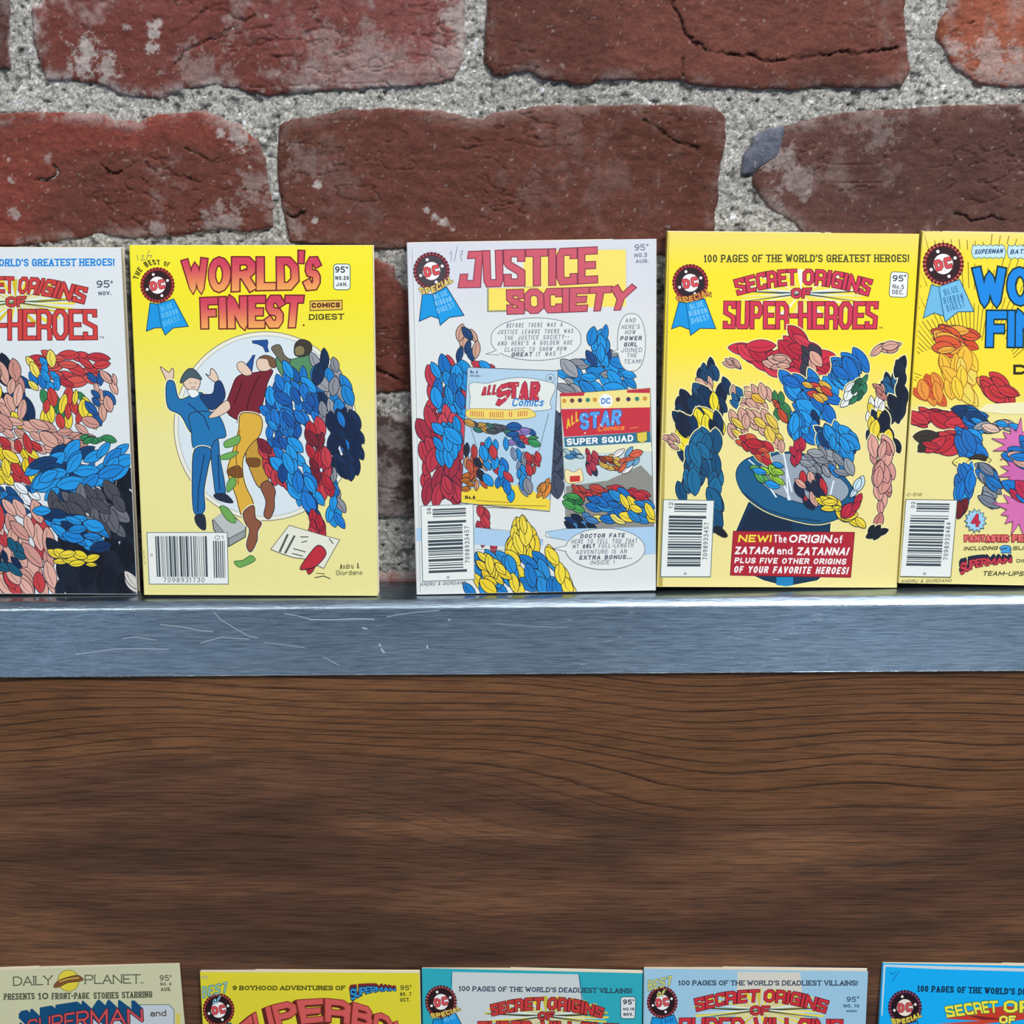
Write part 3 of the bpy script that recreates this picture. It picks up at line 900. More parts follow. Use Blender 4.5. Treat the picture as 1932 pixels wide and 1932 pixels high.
        def draw_(extra, c, dx=0, dy=0, split=False):
            for pts, ch in Q:
                if split:
                    # long verticals cut up so a colour blend follows the height
                    pts = [p for a, b in zip(pts[:-1], pts[1:]) for p in [tuple(np.array(a)*(1-f)+np.array(b)*f) for f in (0, .33, .66)]]+[pts[-1]]
                for q in bars(pts, t+2*extra, t/2+extra): put(q, c, dx, dy)
                if slab:
                    for e in (pts[0], pts[-1]):
                        if ch in "HIKLMNPRTAFUVWXYEDB1" and (abs(e[1]-t/2) < h*.03 or abs(e[1]-(h-t/2)) < h*.03):
                            yb = e[1]+(-t/2+t*.30 if e[1] < h/2 else t/2-t*.30)
                            for q in bars([(e[0]-t*1.15, yb), (e[0]+t*1.15, yb)], t*.6+2*extra, extra): put(q, c, dx, dy)
        if halo: draw(ow+hw, halo)
        if shadow:
            sc, sx_, sy_, n = shadow
            for i in range(n, 0, -1): draw(ow, sc, sx_*i/n, sy_*i/n)
        if outline: draw(ow, outline)
        draw(0, col, split=callable(col))

    def tline(s, txt, x0, y0, x1, y1, h, t, col, **kw):
        """straight line of text: baseline from (x0,y0) to (x1,y1), h pixels high"""
        d = np.array([x1-x0, y1-y0], float); n = np.array([d[1], -d[0]])/np.linalg.norm(d)*h
        s.text(txt, [(x0, y0), (x1, y1)], [(x0+n[0], y0+n[1]), (x1+n[0], y1+n[1])], t, col, **kw)

    def quad(s, TL, TR, BR, BL, col, border=None, bt=1.5, r=0):
        P = [TL, TR, BR, BL]
        if r:
            out = []
            for i in range(4):
                p = np.array(P[i], float); a = np.array(P[i-1], float); b = np.array(P[(i+1) % 4], float)
                a = (a-p)/np.linalg.norm(a-p)*r; b = (b-p)/np.linalg.norm(b-p)*r
                out += [p+a, p+a*.3+b*.3, p+b]
            P = out
        s.poly(P, col)
        if border: s.line(P, bt, border, True)

    def leaves(s, region, n, size, palette, seed, ang=None, ink=(26, 30, 44), aspect=0.38, t=1.3, halo=None):
        """loose leaf-shaped colour cut-outs scattered over a region: plain stand-in for cover artwork"""
        R_ = np.array(region, float); rd = random.Random(seed)
        lo = R_.min(0); hi = R_.max(0); put = []; tries = 0
        while len(put) < n and tries < 4000:
            tries += 1
            p = np.array([rd.uniform(lo[0], hi[0]), rd.uniform(lo[1], hi[1])])
            if sd_poly(np.array([p[0]]), np.array([p[1]]), R_)[0] < size*0.15: continue
            if any(np.linalg.norm(p-q) < size*0.42 for q in put) and tries < 3000: continue
            put.append(p)
        items = []
        for p in put:
            a = math.radians((ang if ang is not None else rd.uniform(0, 180))+rd.uniform(-28, 28))
            L = size*rd.uniform(.75, 1.2)/2*1.15; w_ = L*2*aspect*rd.uniform(.8, 1.2)/2*1.2
            c = palette[rd.randrange(len(palette))]
            P = []
            for i in range(15):
                u = -1+2*i/14; P.append((u, (1-u*u)**.8))
            P = [(u*L, v*w_) for u, v in P]+[(u*L, -v*w_) for u, v in P[::-1][1:-1]]
            ca, sa = math.cos(a), math.sin(a)
            items.append(([(p[0]+x*ca-y*sa, p[1]+x*sa+y*ca) for x, y in P], c, p, ca, sa, L, w_))
        if halo:
            for P, *_ in items: s.line(P, 5, halo, True)
        for P, c, p, ca, sa, L, w_ in items:
            s.poly(P, c); s.line(P, t, ink, True)
            dk = tuple(int(v*.55) for v in c)
            vein = [(-.7*L, .02*L), (0, w_*.30), (.75*L, 0)]
            s.line([(p[0]+x*ca-y*sa, p[1]+x*sa+y*ca) for x, y in vein], t*.9, dk)

    def barcode(s, TL, TR, BR, BL, vertical_bars=True, seed=1, digits='', supp='', bars=(62, 76, 84), paper=(232, 236, 232), border=(90, 120, 125)):
        TL, TR, BR, BL = [np.array(p, float) for p in (TL, TR, BR, BL)]
        s.quad(TL, TR, BR, BL, paper, border, 1.4)
        rd = random.Random(seed)

        def P(a, b): return (TL*(1-a)+TR*a)*(1-b)+(BL*(1-a)+BR*a)*b
        if vertical_bars:
            x = .10
            while x < .74:
                w_ = rd.choice([.008, .012, .016, .026]); g = rd.choice([.008, .012, .018])
                s.poly([P(x, .07), P(x+w_, .07), P(x+w_, .86), P(x, .86)], bars); x += w_+g
            x = .82
            while x < .96:
                w_ = rd.choice([.008, .014, .02])
                s.poly([P(x, .16), P(x+w_, .16), P(x+w_, .88), P(x, .88)], bars); x += w_+.012
            s.text(digits, [P(.18, .965), P(.70, .965)], [P(.18, .87), P(.70, .87)], 1.1, bars, gap=.5)
            s.text(supp, [P(.84, .135), P(.96, .135)], [P(.84, .06), P(.96, .06)], 1.0, bars, gap=.6)
            s.text('0', [P(.03, .46), P(.06, .46)], [P(.03, .42), P(.06, .42)], .9, bars)
        else:
            def bar(y0, y1, a, b): s.poly([P(a, y0), P(b, y0), P(b, y1), P(a, y1)], bars)
            y = .045
            for w_, g in [(.022, .012), (.012, .010), (.026, .016), (.012, 0)]:
                bar(y, y+w_, .22, .86); y += w_+g
            y = .205
            while y < .87:
                w_ = rd.choice([.010, .016, .026, .034]); g = rd.choice([.010, .014, .02])
                lo_ = .12; hi_ = .86 if (y < .24 or y > .84) else .79
                bar(y, y+w_, lo_, hi_); y += w_+g
            # digits turned to read upward, at the right of the bars
            s.text(digits, [P(.915, .78), P(.915, .29)], [P(.825, .78), P(.825, .29)], 1.2, bars, gap=.5)
            s.text(supp, [P(.19, .11), P(.19, .03)], [P(.11, .11), P(.11, .03)], 1.2, bars, gap=.5)
            s.text('0', [P(.46, .975), P(.52, .975)], [P(.46, .945), P(.52, .945)], 1.1, bars)

    def badge(s, cx, cy, r, dark=(48, 24, 26), red=(176, 50, 56), white=(244, 240, 240), bead=None, special=None, spcol=(238, 214, 90), spout=(110, 60, 30), tilt=-12, ry=None):
        s.begin('rosette_badge')
        ry = ry or r*1.04
        k = 30
        P = []
        for i in range(k*2):
            a = math.pi*i/k; q = 1.0 if i % 2 else 0.955
            P.append((cx+r*q*math.cos(a), cy+ry*q*math.sin(a)))
        s.poly(P, tuple(int(v*.62) for v in red))
        bead = bead or (198, 66, 70)
        for i in range(30):
            a = 2*math.pi*i/30
            s.disc(cx+r*.88*math.cos(a), cy+ry*.88*math.sin(a), r*.055, bead, 6)
        s.disc(cx, cy, r*.79, dark, 32, ry*.79)
        s.disc(cx, cy, r*.47, white, 28, ry*.47)
        for a in (-22, 68, 160, 250):
            a = math.radians(a+tilt+10)
            s.disc(cx+r*.63*math.cos(a), cy+ry*.63*math.sin(a), r*.085, white, 8)
        ta = math.radians(tilt); dx = np.array([math.cos(ta), math.sin(ta)]); dy = np.array([-math.sin(ta), math.cos(ta)])
        c = np.array([cx, cy], float)
        s.text('DC', [c-dx*r*.39+dy*r*.25, c+dx*r*.39+dy*r*.25], [c-dx*r*.41-dy*r*.25, c+dx*r*.41-dy*r*.25], r*.115, (222, 80, 84), outline=tuple(int(v*.8) for v in red), ow=r*.035, font=BLOCK, gap=.42)
        if special:
            s.begin('badge_lettering', 'yellow SPECIAL lettering across the rosette')
            s.text('SPECIAL', special[0], special[1], r*.10, spcol, outline=spout, ow=r*.045, gap=.34)

    def ribbon(s, pts_left, pts_right, fold, txt_pos, col=(20, 150, 222), dk=(0, 92, 150), tc=(200, 232, 248), ink=(20, 60, 90)):
        s.begin('blue_ribbon')
        s.shape(pts_left, col, ink, 1.6, smooth=False)
        s.shape(pts_right, tuple(min(255, int(v*1.0+6)) for v in col), ink, 1.6, smooth=False)
        s.line(fold, 1.6, dk)
        for w_, (a, b, h) in zip(('BLUE', 'RIBBON', 'DIGEST'), txt_pos):
            s.tline(w_, a[0], a[1], b[0], b[1], h, 1.25, tc, gap=.45, slab=False)


def crop(ox, oy, k):
    def f(*pts):
        r = [(ox+x/k, oy+y/k) for x, y in pts]
        return r
    return f


def lerp3(a, b, t):
    t = min(max(t, 0), 1); return tuple(a[i]*(1-t)+b[i]*t for i in range(3))


GU = 'digest books on the steel shelf'; GL = 'digest books in the lower row'
WH = (226, 231, 234)
A1 = crop(0, 440, 5.368); B1 = crop(0, 780, 5.368)
A2 = crop(230, 450, 3.864); B2 = crop(230, 780, 3.864)
A3 = crop(750, 430, 3.788); B3 = crop(750, 780, 3.788)
A4 = crop(1230, 430, 3.788); B4 = crop(1230, 780, 3.788)
A5 = crop(1690, 420, 5.223); B5 = crop(1690, 770, 5.223)
L6 = crop(0, 1800, 4.83); L7 = crop(360, 1800, 4.39); L8 = crop(780, 1800, 4.39)
L9 = crop(1200, 1800, 4.2); L10 = crop(1640, 1780, 6.616)
RED = (196, 60, 72); BLU = (24, 120, 206); SKY = (30, 150, 226); NAVY = (16, 44, 82); INKC = (30, 30, 40)
YEL = (240, 216, 62); GRY = (136, 140, 150); SKIN = (216, 164, 148); GRN = (52, 140, 84); MAR = (120, 32, 48); BRN = (140, 84, 60)

UP = [(-0.30841, 0.00258, 0.00793, 0.01285, 0.07062, 0.11676, 0.16959),
      (-0.18746, -0.001, -0.00778, 0.00892, 0.09684, 0.11561, 0.17002),
      (-0.05313, -0.00031, 0.02116, -0.00426, 0.08072, 0.11804, 0.17102),
      (0.06515, 0.00151, 0.03456, 0.02242, 0.06369, 0.11903, 0.17257),
      (0.18415, 0.00373, -0.00312, 0.02544, 0.06629, 0.11676, 0.17101)]
LO = [(-0.29487, -0.02439, 0.03, -0.01986, 0.06149, 0.11682, 0.17201),
      (-0.17164, -0.02372, -0.01643, 0.0, 0.06818, 0.11516, 0.17028),
      (-0.05688, -0.02253, -0.04214, 0.00531, 0.07025, 0.11537, 0.1705),
      (0.05966, -0.02318, -0.02634, 0.00251, 0.06871, 0.11627, 0.17051),
      (0.18214, -0.0223, -0.0254, 0.01242, 0.0665, 0.11679, 0.17165)]
ZLOW = -0.37323


def tilt_note(bk, f, strokes, t=1.2, col=(120, 120, 110)):
    bk.begin('pencil_note', 'faint handwritten pencil mark')
    for st in strokes: bk.line(f(*st), t, col)


def origins_title(bk, sec_b, sec_t, of, sup_b, sup_t, second, fill, out, ray_col, ray2, burst, halo=None, t1=5.0, t2=6.2, ow=1.6):
    """arched three-line title with a fan of light rays behind it"""
    bk.begin('title_rays', 'fan of rays behind the title')
    cx, cy = of['c']; Wd = of['rx']; Hh = of['ry']
    for i in range(26):
        a = -math.pi*.97+i*math.pi*2*.97/26
        L = 1.0
        x = cx+Wd*math.cos(a)*L; y = cy+Hh*math.sin(a)*L
        a2 = a+.10
        x2 = cx+Wd*math.cos(a2)*L; y2 = cy+Hh*math.sin(a2)*L
        bk.poly([(cx, cy), (x, y), (x2, y2)], ray_col if i % 3 else ray2)
    for sgn in (-1, 1):
        for k, (dy, wd) in enumerate([(-9, 3.5), (-3, 3), (3.5, 2.5), (9, 2)]):
            X = cx+sgn*Wd*(1.0-.10*abs(k-1.5))
            bk.poly([(cx, cy-wd*.8), (X, cy+dy*1.5-wd*.2), (X, cy+dy*1.5+wd*.2), (cx, cy+wd*.8)], burst if k % 2 else (226, 236, 226))
    bk.begin('title_lettering')
    bk.text('SECRET ORIGINS', sec_b, sec_t, t1, fill, outline=out, ow=ow, font=BLOCK, gap=.20, halo=halo, hw=2.2)
    bk.text(second, sup_b, sup_t, t2, fill, outline=out, ow=ow, font=BLOCK, gap=.09, halo=halo, hw=2.2)
    bk.text('OF', of['b'], of['t'], t1*.72, fill, outline=out, ow=ow, font=BLOCK, gap=.2)


# ================= upper row, from the left: first book (white cover)
b = Book(*UP[0], 0.0, 'white digest at the left end of the upper row, beside the yellow one', GU,
         lambda x, y: (222, 229, 232), (206, 200, 196))
b.begin('tagline_lettering', 'blue slab-serif line of small capitals')
b.tline("100 PAGES OF THE WORLD'S GREATEST HEROES!", -168, 503.5, 216, 501.5, 14, 2.7, (10, 132, 220), slab=True, gap=.22)
origins_title(b, A1((-560, 700), (-120, 610), (160, 607), (440, 630), (850, 712)), A1((-600, 560), (-150, 455), (170, 445), (500, 470), (888, 555)),
              dict(c=A1((160, 700))[0], rx=112, ry=44, b=A1((70, 745), (255, 740)), t=A1((60, 650), (262, 640))),
              A1((-700, 1080), (100, 1080), (985, 1075)), A1((-700, 800), (100, 775), (975, 775)), 'SUPER-HEROES', (212, 66, 62), (120, 44, 50),
              (240, 220, 60), (214, 190, 40), (92, 104, 52))
b.begin('price_lettering')
b.tline('95', 182.5, 543.5, 207, 542.5, 14, 2.3, (70, 82, 104), gap=.3); b.tline('^', 208, 539, 213, 539, 9, 1.2, (70, 82, 104))
b.tline('NOV.', 186, 557.5, 210, 556.5, 7.5, 1.7, (70, 82, 104), gap=.35)
b.tline('TM', 187, 638.5, 196, 638.5, 4, .8, (70, 82, 104), gap=.4)
b.begin('cover_art', 'loose leaf-shaped colour cut-outs filling the cover')
b.leaves(A1((-900, 1150), (200, 1130), (330, 1700), (300, 1932), (-900, 1932)), 30, 46, [NAVY, (12, 70, 130), (20, 30, 50)], 11, 60)
b.leaves(A1((380, 1200), (1060, 1200), (1080, 1500), (640, 1560), (300, 1330)), 22, 34, [(204, 62, 66), (190, 50, 60), (214, 84, 76)], 12, 10)
b.leaves(A1((240, 1300), (600, 1220), (620, 1600), (330, 1600)), 12, 26, [SKY, BLU, (238, 220, 96)], 13, 70)
b.leaves(A1((-350, 1330), (250, 1340), (260, 1932), (-350, 1932)), 26, 36, [SKIN, (226, 176, 160), (200, 140, 128), YEL], 14, 80)
b.leaves(A1((430, 1620), (900, 1640), (980, 1932), (430, 1932)), 20, 30, [(206, 66, 62), YEL, (206, 66, 62), GRN], 15, 80)
b.leaves(A1((900, 1420), (1240, 1400), (1180, 1640), (1010, 1932), (900, 1900)), 15, 26, [SKIN, (226, 176, 160), (30, 90, 160)], 16, 60)
b.leaves(B1((-400, 0), (480, 60), (740, 170), (900, 0), (980, 60), (840, 380), (440, 420), (-400, 300)), 34, 34, [SKIN, (222, 170, 156), (204, 148, 136)], 17, 20)
b.leaves(B1((-100, 260), (400, 260), (360, 700), (-100, 740)), 24, 30, [YEL, (232, 206, 40), (196, 56, 60)], 18, 60)
b.leaves(B1((850, 230), (1170, 240), (1100, 300), (840, 300)), 5, 22, [GRN], 19, 0)
b.leaves(B1((-400, 740), (340, 730), (420, 900), (250, 1010), (-400, 1010)), 22, 28, [(30, 120, 190), (20, 80, 140), (236, 240, 244)], 20, 40)
b.leaves(B1((-400, 900), (480, 900), (560, 1500), (620, 1840), (-400, 1840)), 54, 46, [SKIN, (224, 172, 158), (206, 148, 138), (196, 62, 66)], 21, 65)
b.leaves(B1((1050, 640), (1400, 600), (1360, 1840), (560, 1840), (520, 1300), (900, 1150)), 60, 50, [(14, 22, 38), (22, 32, 50), (10, 16, 30)], 22, 80)
b.leaves(B1((280, 560), (560, 330), (760, 330), (1330, 330), (1330, 640), (980, 700), (760, 900), (440, 860)), 40, 42, [SKY, (24, 130, 210), (14, 60, 110), (30, 150, 226)], 23, 150)
b.leaves(B1((450, 880), (1000, 760), (1250, 700), (1260, 1280), (860, 1150), (600, 1150)), 26, 44, [(96, 98, 106), (112, 114, 122), (74, 76, 84)], 24, 60)
b.leaves(B1((350, 950), (620, 960), (1070, 1140), (1060, 1460), (560, 1240)), 24, 34, [SKY, (24, 130, 210), (14, 50, 96)], 25, 15)
b.leaves(B1((520, 1390), (1000, 1420), (1000, 1570), (540, 1520)), 10, 26, [YEL, (236, 214, 50)], 26, 5)
b.leaves(B1((-60, 1300), (260, 1300), (240, 1600), (-60, 1700)), 8, 30, [NAVY, (20, 90, 120)], 27, 50)
b.leaves(B1((1270, 1500), (1330, 1500), (1390, 1800), (1320, 1800)), 3, 40, [(210, 206, 200)], 28, 75)
b.flush()

# ================= second book: yellow
YT = (250, 232, 32); YC = (234, 226, 152)
b = Book(*UP[1], 0.0, 'yellow digest with a big white circle, left of the bare brick gap', GU,
         lambda x, y: lerp3(lerp3((246, 234, 52), (244, 230, 40), (y-470)/80), YC, (y-560)/260), (196, 178, 60))
b.badge(*A2((259, 340))[0], 33)
b.ribbon(A2((205, 470), (260, 478), (290, 650), (240, 652), (178, 676)), A2((260, 478), (378, 440), (484, 640), (374, 652), (316, 704), (290, 650)), A2((260, 478), (290, 650)),
         [(*A2((292, 532), (372, 502)), 9), (*A2((298, 582), (410, 548)), 10), (*A2((310, 640), (424, 596)), 10)], tc=(110, 196, 240))
b.begin('badge_lettering', 'small dark lettering arched over the rosette')
b.text('THE BEST OF', A2((118, 300), (150, 235), (215, 195), (285, 195), (336, 210)), A2((78, 290), (120, 205), (195, 158), (285, 158), (352, 176)), 2.1, (70, 66, 24), gap=.42)
b.begin('title_lettering', 'large maroon-edged red and orange title')
gr = lambda v: lerp3((244, 170, 90), (208, 64, 92), (v-.05)/.75)
OUT = (116, 30, 36)
b.text('WORLD', A2((470, 388), (700, 388), (1000, 376), (1290, 370)), A2((438, 160), (700, 140), (1000, 138), (1280, 140)), 12.5, gr, outline=OUT, ow=2.6, gap=.10)
b.text("'", A2((1285, 370), (1312, 368)), A2((1290, 90), (1326, 92)), 8.5, gr, outline=OUT, ow=2.6)
b.text('S', A2((1325, 378), (1440, 366)), A2((1350, 140), (1444, 136)), 11.5, gr, outline=OUT, ow=2.6)
b.text('FINEST', A2((580, 655), (950, 652), (1300, 645)), A2((572, 435), (950, 420), (1325, 418)), 12.5, gr, outline=OUT, ow=2.6, gap=.10)
b.disc(*A2((1325, 632))[0], 2, OUT, 8)
b.begin('digest_lettering', 'COMICS in a boxed strip above DIGEST')
b.quad(*A2((1372, 456), (1606, 450), (1606, 518), (1372, 526)), (232, 190, 84), (70, 40, 24), 1.5)
b.tline('COMICS', *A2((1384, 506))[0], *A2((1590, 502))[0], 9.5, 2.6, (80, 24, 20), gap=.28)
b.tline('DIGEST', *A2((1364, 594))[0], *A2((1618, 590))[0], 11, 2.2, (52, 46, 22), gap=.40, slab=True)
b.begin('price_box')
b.quad(*A2((1544, 186), (1664, 186), (1664, 374), (1544, 374)), (234, 240, 240), (40, 96, 84), 1.5, r=5)
b.tline('95', *A2((1554, 250))[0], *A2((1626, 250))[0], 12, 2.2, (40, 50, 56), gap=.3); b.tline('^', *A2((1630, 232))[0], *A2((1650, 232))[0], 7, 1.2, (40, 50, 56))
b.tline('NO.20', *A2((1556, 302))[0], *A2((1654, 302))[0], 7.5, 1.6, (50, 60, 66), gap=.35)
b.tline('JAN.', *A2((1562, 348))[0], *A2((1646, 348))[0], 7.5, 1.4, (50, 60, 66), gap=.4)
tilt_note(b, A2, [[(110, 120), (118, 160)], [(140, 130), (160, 122), (150, 150), (140, 160), (172, 156)], [(176, 160), (200, 84)], [(190, 128), (218, 122), (212, 142)]])
b.begin('cover_art', 'white circle with a man in a blue suit raising his hands, a limp man in yellow trousers, and leaf-shaped colour cut-outs')
cx, cy = 500.5, 804
b.disc(cx, cy, 173, (120, 116, 108), 64, 179); b.disc(cx, cy, 171.6, (232, 232, 216), 64, 177.6)
b.disc(cx, cy, 165, (150, 156, 160), 64, 171); b.disc(cx, cy, 164, (214, 226, 233), 64, 170)
HA = (240, 238, 200)
sk = (226, 200, 178)
# second bystander in green, behind
b.shape(A2((1130, 860), (1240, 880), (1380, 850), (1420, 1000), (1400, 1100), (1250, 1080), (1140, 960)), (84, 140, 96), t=1.4)
b.shape(A2((1090, 795), (1150, 775), (1185, 850), (1230, 890), (1190, 930), (1120, 850)), (110, 104, 86), t=1.3)
b.shape(A2((1262, 770), (1310, 735), (1375, 760), (1382, 820), (1330, 860), (1262, 850)), (60, 56, 44), t=1.3)
b.shape(A2((1262, 800), (1300, 780), (1330, 800), (1325, 845), (1270, 850)), (132, 122, 84), t=1)
# pistols
for P in [((950, 745), (1060, 738), (1066, 760), (1060, 790), (1072, 826), (1046, 828), (1030, 790), (995, 772), (952, 762)),
          ((972, 850), (962, 880), (948, 975), (905, 975), (880, 945), (905, 920), (930, 890), (955, 850))]:
    b.shape(A2(*P), (28, 78, 150), t=1, smooth=False)
# man in the blue suit
b.line(A2((330, 1060), (352, 1030)), 9, (240, 240, 236))
b.shape(A2((280, 935), (320, 960), (345, 975), (365, 945), (378, 965), (376, 1010), (362, 1040), (332, 1045), (308, 1000)), sk, t=1.3)
b.shape(A2((610, 985), (640, 1000), (648, 950), (668, 955), (690, 985), (705, 1030), (680, 1048), (640, 1020)), sk, t=1.3)
b.shape(A2((325, 1055), (380, 1045), (420, 1170), (530, 1130), (600, 1140), (650, 1320), (690, 1400), (690, 1430), (520, 1430), (430, 1290), (335, 1230)), (30, 112, 172), halo=HA, ht=6)
b.shape(A2((570, 1140), (660, 1130), (680, 1050), (725, 1045), (752, 1160), (660, 1250), (600, 1200)), (26, 60, 110), t=1.4)
b.shape(B2((500, 0), (690, 0), (760, 160), (690, 190), (670, 260), (530, 265), (505, 120)), (30, 116, 176), t=1.5)
b.shape(B2((530, 262), (650, 262), (628, 400), (600, 560), (605, 700), (560, 740), (520, 700), (512, 480)), (28, 104, 166), t=1.5, halo=HA)
b.shape(B2((650, 262), (700, 190), (716, 330), (745, 480), (752, 590), (690, 600), (668, 480)), (30, 108, 168), t=1.5)
b.line(B2((600, 300), (560, 540), (552, 720)), 2, (12, 48, 92)); b.line(B2((700, 300), (712, 560)), 2, (12, 48, 92)); b.line(A2((480, 1200), (600, 1300), (640, 1400)), 2, (12, 48, 92))
b.shape(B2((535, 745), (600, 740), (612, 840), (580, 845), (540, 800)), (34, 42, 62), t=1); b.shape(B2((672, 590), (752, 585), (812, 645), (770, 652), (690, 625)), (34, 42, 62), t=1)
b.shape(A2((445, 1040), (470, 1010), (560, 1020), (570, 1060), (545, 1110), (490, 1105), (460, 1080)), sk, t=1.4)
b.shape(A2((480, 1105), (545, 1105), (560, 1140), (510, 1160)), (236, 240, 240), t=1)
b.shape(A2((425, 1040), (450, 985), (490, 948), (535, 960), (582, 1028), (500, 1012), (440, 1052)), (70, 92, 100), t=1.4)
b.disc(*A2((500, 1052))[0], 1.1, INKC, 6); b.disc(*A2((535, 1052))[0], 1.1, INKC, 6); b.line(A2((505, 1085), (535, 1085)), 1, INKC)
# limp man: maroon jacket, tan trousers, brown boots
b.shape(A2((850, 1000), (980, 975), (1100, 960), (1060, 1060), (1000, 1290), (900, 1340), (760, 1260), (800, 1090)), MAR, t=1.5, halo=(236, 240, 236))
b.line(A2((1000, 1000), (930, 1150), (900, 1290)), 2, (66, 14, 28)); b.line(A2((880, 1040), (820, 1200)), 2, (66, 14, 28))
b.shape(A2((980, 900), (1010, 870), (1070, 870), (1100, 930), (1060, 965), (1000, 960)), sk, t=1.3)
b.shape(A2((1000, 870), (1050, 850), (1115, 880), (1120, 940), (1080, 930), (1060, 880)), (120, 84, 56), t=1.2)
b.shape(A2((840, 915), (885, 900), (950, 980), (900, 1000), (850, 960)), sk, t=1.2)
b.shape(A2((640, 1290), (760, 1180), (790, 1240), (720, 1290), (650, 1310)), sk, t=1.2)
b.shape(A2((860, 1290), (910, 1270), (1010, 1320), (1000, 1352), (850, 1352)), (236, 226, 160), t=1.3)
b.shape(B2((870, 0), (1010, 20), (1010, 150), (900, 290), (880, 400), (900, 520), (960, 660), (900, 690), (870, 740), (830, 600), (770, 430), (800, 300), (850, 120)), (220, 174, 62), t=1.6, halo=(238, 236, 206))
b.shape(B2((905, 280), (1000, 180), (1015, 300), (1070, 480), (1000, 540), (930, 400)), (196, 150, 56), t=1.5)
for P in [((770, 410), (850, 380), (885, 440), (860, 470), (780, 450)), ((905, 330), (1000, 330), (1000, 385), (930, 385))]: b.shape(B2(*P), (120, 76, 30), t=1)
b.line(B2((860, 120), (830, 300), (850, 520)), 1.8, (130, 88, 30))
b.shape(B2((885, 720), (960, 670), (975, 760), (1018, 800), (990, 860), (985, 930), (940, 1010), (908, 960), (930, 850), (900, 800)), BRN, t=1.5, halo=(238, 236, 206))
b.shape(B2((1010, 530), (1070, 490), (1118, 560), (1112, 620), (1110, 700), (1075, 768), (1035, 740), (1050, 640)), BRN, t=1.5)
# loose leaves in place of the two costumed figures
b.leaves(A2((1180, 930), (1340, 940), (1460, 1130), (1480, 1352), (1040, 1352), (1030, 1190)), 30, 34, [BLU, SKY, (20, 90, 170)], 41, 60)
b.leaves(A2((1380, 850), (1560, 860), (1660, 1050), (1700, 1352), (1440, 1352), (1400, 1100)), 26, 34, [GRY, (24, 130, 206), (150, 154, 162), NAVY], 42, 75)
b.leaves(B2((1500, 0), (1720, 0), (1790, 260), (1740, 420), (1600, 460), (1500, 300)), 26, 36, [(14, 36, 72), (24, 120, 206), NAVY], 43, 80)
b.leaves(B2((1460, 380), (1560, 420), (1630, 700), (1600, 800), (1480, 790), (1530, 600)), 12, 28, [GRY, SKY, BLU], 44, 80)
b.leaves(B2((1000, 200), (1180, 280), (1240, 560), (1060, 460)), 12, 30, [RED, MAR], 45, 70)
b.leaves(B2((1330, 130), (1480, 60), (1540, 560), (1430, 640), (1380, 400)), 18, 32, [RED, MAR, (180, 40, 56)], 46, 80)
b.leaves(B2((1030, 0), (1330, 0), (1300, 250), (1080, 280)), 20, 30, [BLU, SKY, (20, 90, 170)], 47, 70)
b.leaves(B2((1080, 280), (1320, 270), (1460, 620), (1450, 740), (1360, 760), (1180, 500)), 28, 36, [BLU, SKY, (16, 70, 140)], 48, 65)
b.leaves(B2((1360, 740), (1460, 740), (1490, 1040), (1400, 1130), (1300, 1130), (1390, 950)), 12, 30, [RED, (180, 40, 56)], 49, 75)
b.begin('cover_art', 'printed cash box, banknotes and torn newspaper page')
b.shape(B2((660, 780), (760, 700), (905, 830), (900, 900), (780, 970), (670, 850)), (150, 156, 156), smooth=False)
b.poly(B2((668, 772), (748, 705), (902, 822), (890, 850), (780, 908)), (186, 192, 188)); b.line(B2((668, 775), (780, 912), (900, 850)), 1.2, (70, 80, 80)); b.line(B2((780, 912), (780, 968)), 1.4, (60, 66, 66))
for P in [((712, 680), (770, 690), (828, 770), (820, 800), (760, 770)), ((745, 210), (800, 180), (860, 160), (850, 220), (760, 250)), ((720, 310), (800, 280), (850, 285), (790, 330), (725, 335)),
          ((770, 500), (820, 465), (830, 520), (770, 575)), ((818, 1080), (880, 1070), (940, 1035), (972, 1070), (900, 1110), (850, 1120))]:
    b.shape(B2(*P), (110, 168, 84), (40, 90, 50), 1.3)
b.shape(B2((1220, 815), (1440, 880), (1588, 920), (1470, 1130), (1330, 1060), (1250, 1050), (1160, 1020), (1085, 990)), (228, 230, 214), (90, 100, 90), 1.3, smooth=False)
for i, (P, h) in enumerate([(((1150, 1010), (1210, 880)), 1), (((1190, 1020), (1260, 890)), 1), (((1240, 1020), (1320, 1040)), 1), (((1310, 940), (1350, 930)), 1), (((1510, 910), (1540, 950)), 1), (((1250, 985), (1340, 1010)), 1), (((1300, 900), (1360, 900)), 1)]):
    b.line(B2(*P), 4 if i < 2 else 2, (80, 88, 84))
b.shape(B2((1300, 1130), (1340, 1060), (1430, 960), (1490, 1020), (1420, 1110), (1340, 1136)), (190, 44, 58))
b.line(B2((1415, 1165), (1480, 1170)), 1.4, (60, 66, 50)); b.line(B2((1405, 1198), (1470, 1185), (1520, 1205)), 1.8, (60, 66, 50))
b.begin('signature_lettering')
b.tline('Andru &', *B2((1590, 1135))[0], *B2((1730, 1130))[0], 10, 1.2, (70, 72, 50), gap=.3)
b.tline('Giordano', *B2((1562, 1180))[0], *B2((1754, 1176))[0], 9, 1.2, (70, 72, 50), gap=.3)
b.begin('barcode')
b.barcode(*B2((182, 868), (768, 868), (776, 1244), (200, 1244)), True, 7, '7098931730', '01')
b.begin('issue_lettering')
b.tline('C-516', 274.5, 1065, 272, 1038, 5, .9, (120, 120, 80), gap=.4)
b.flush()

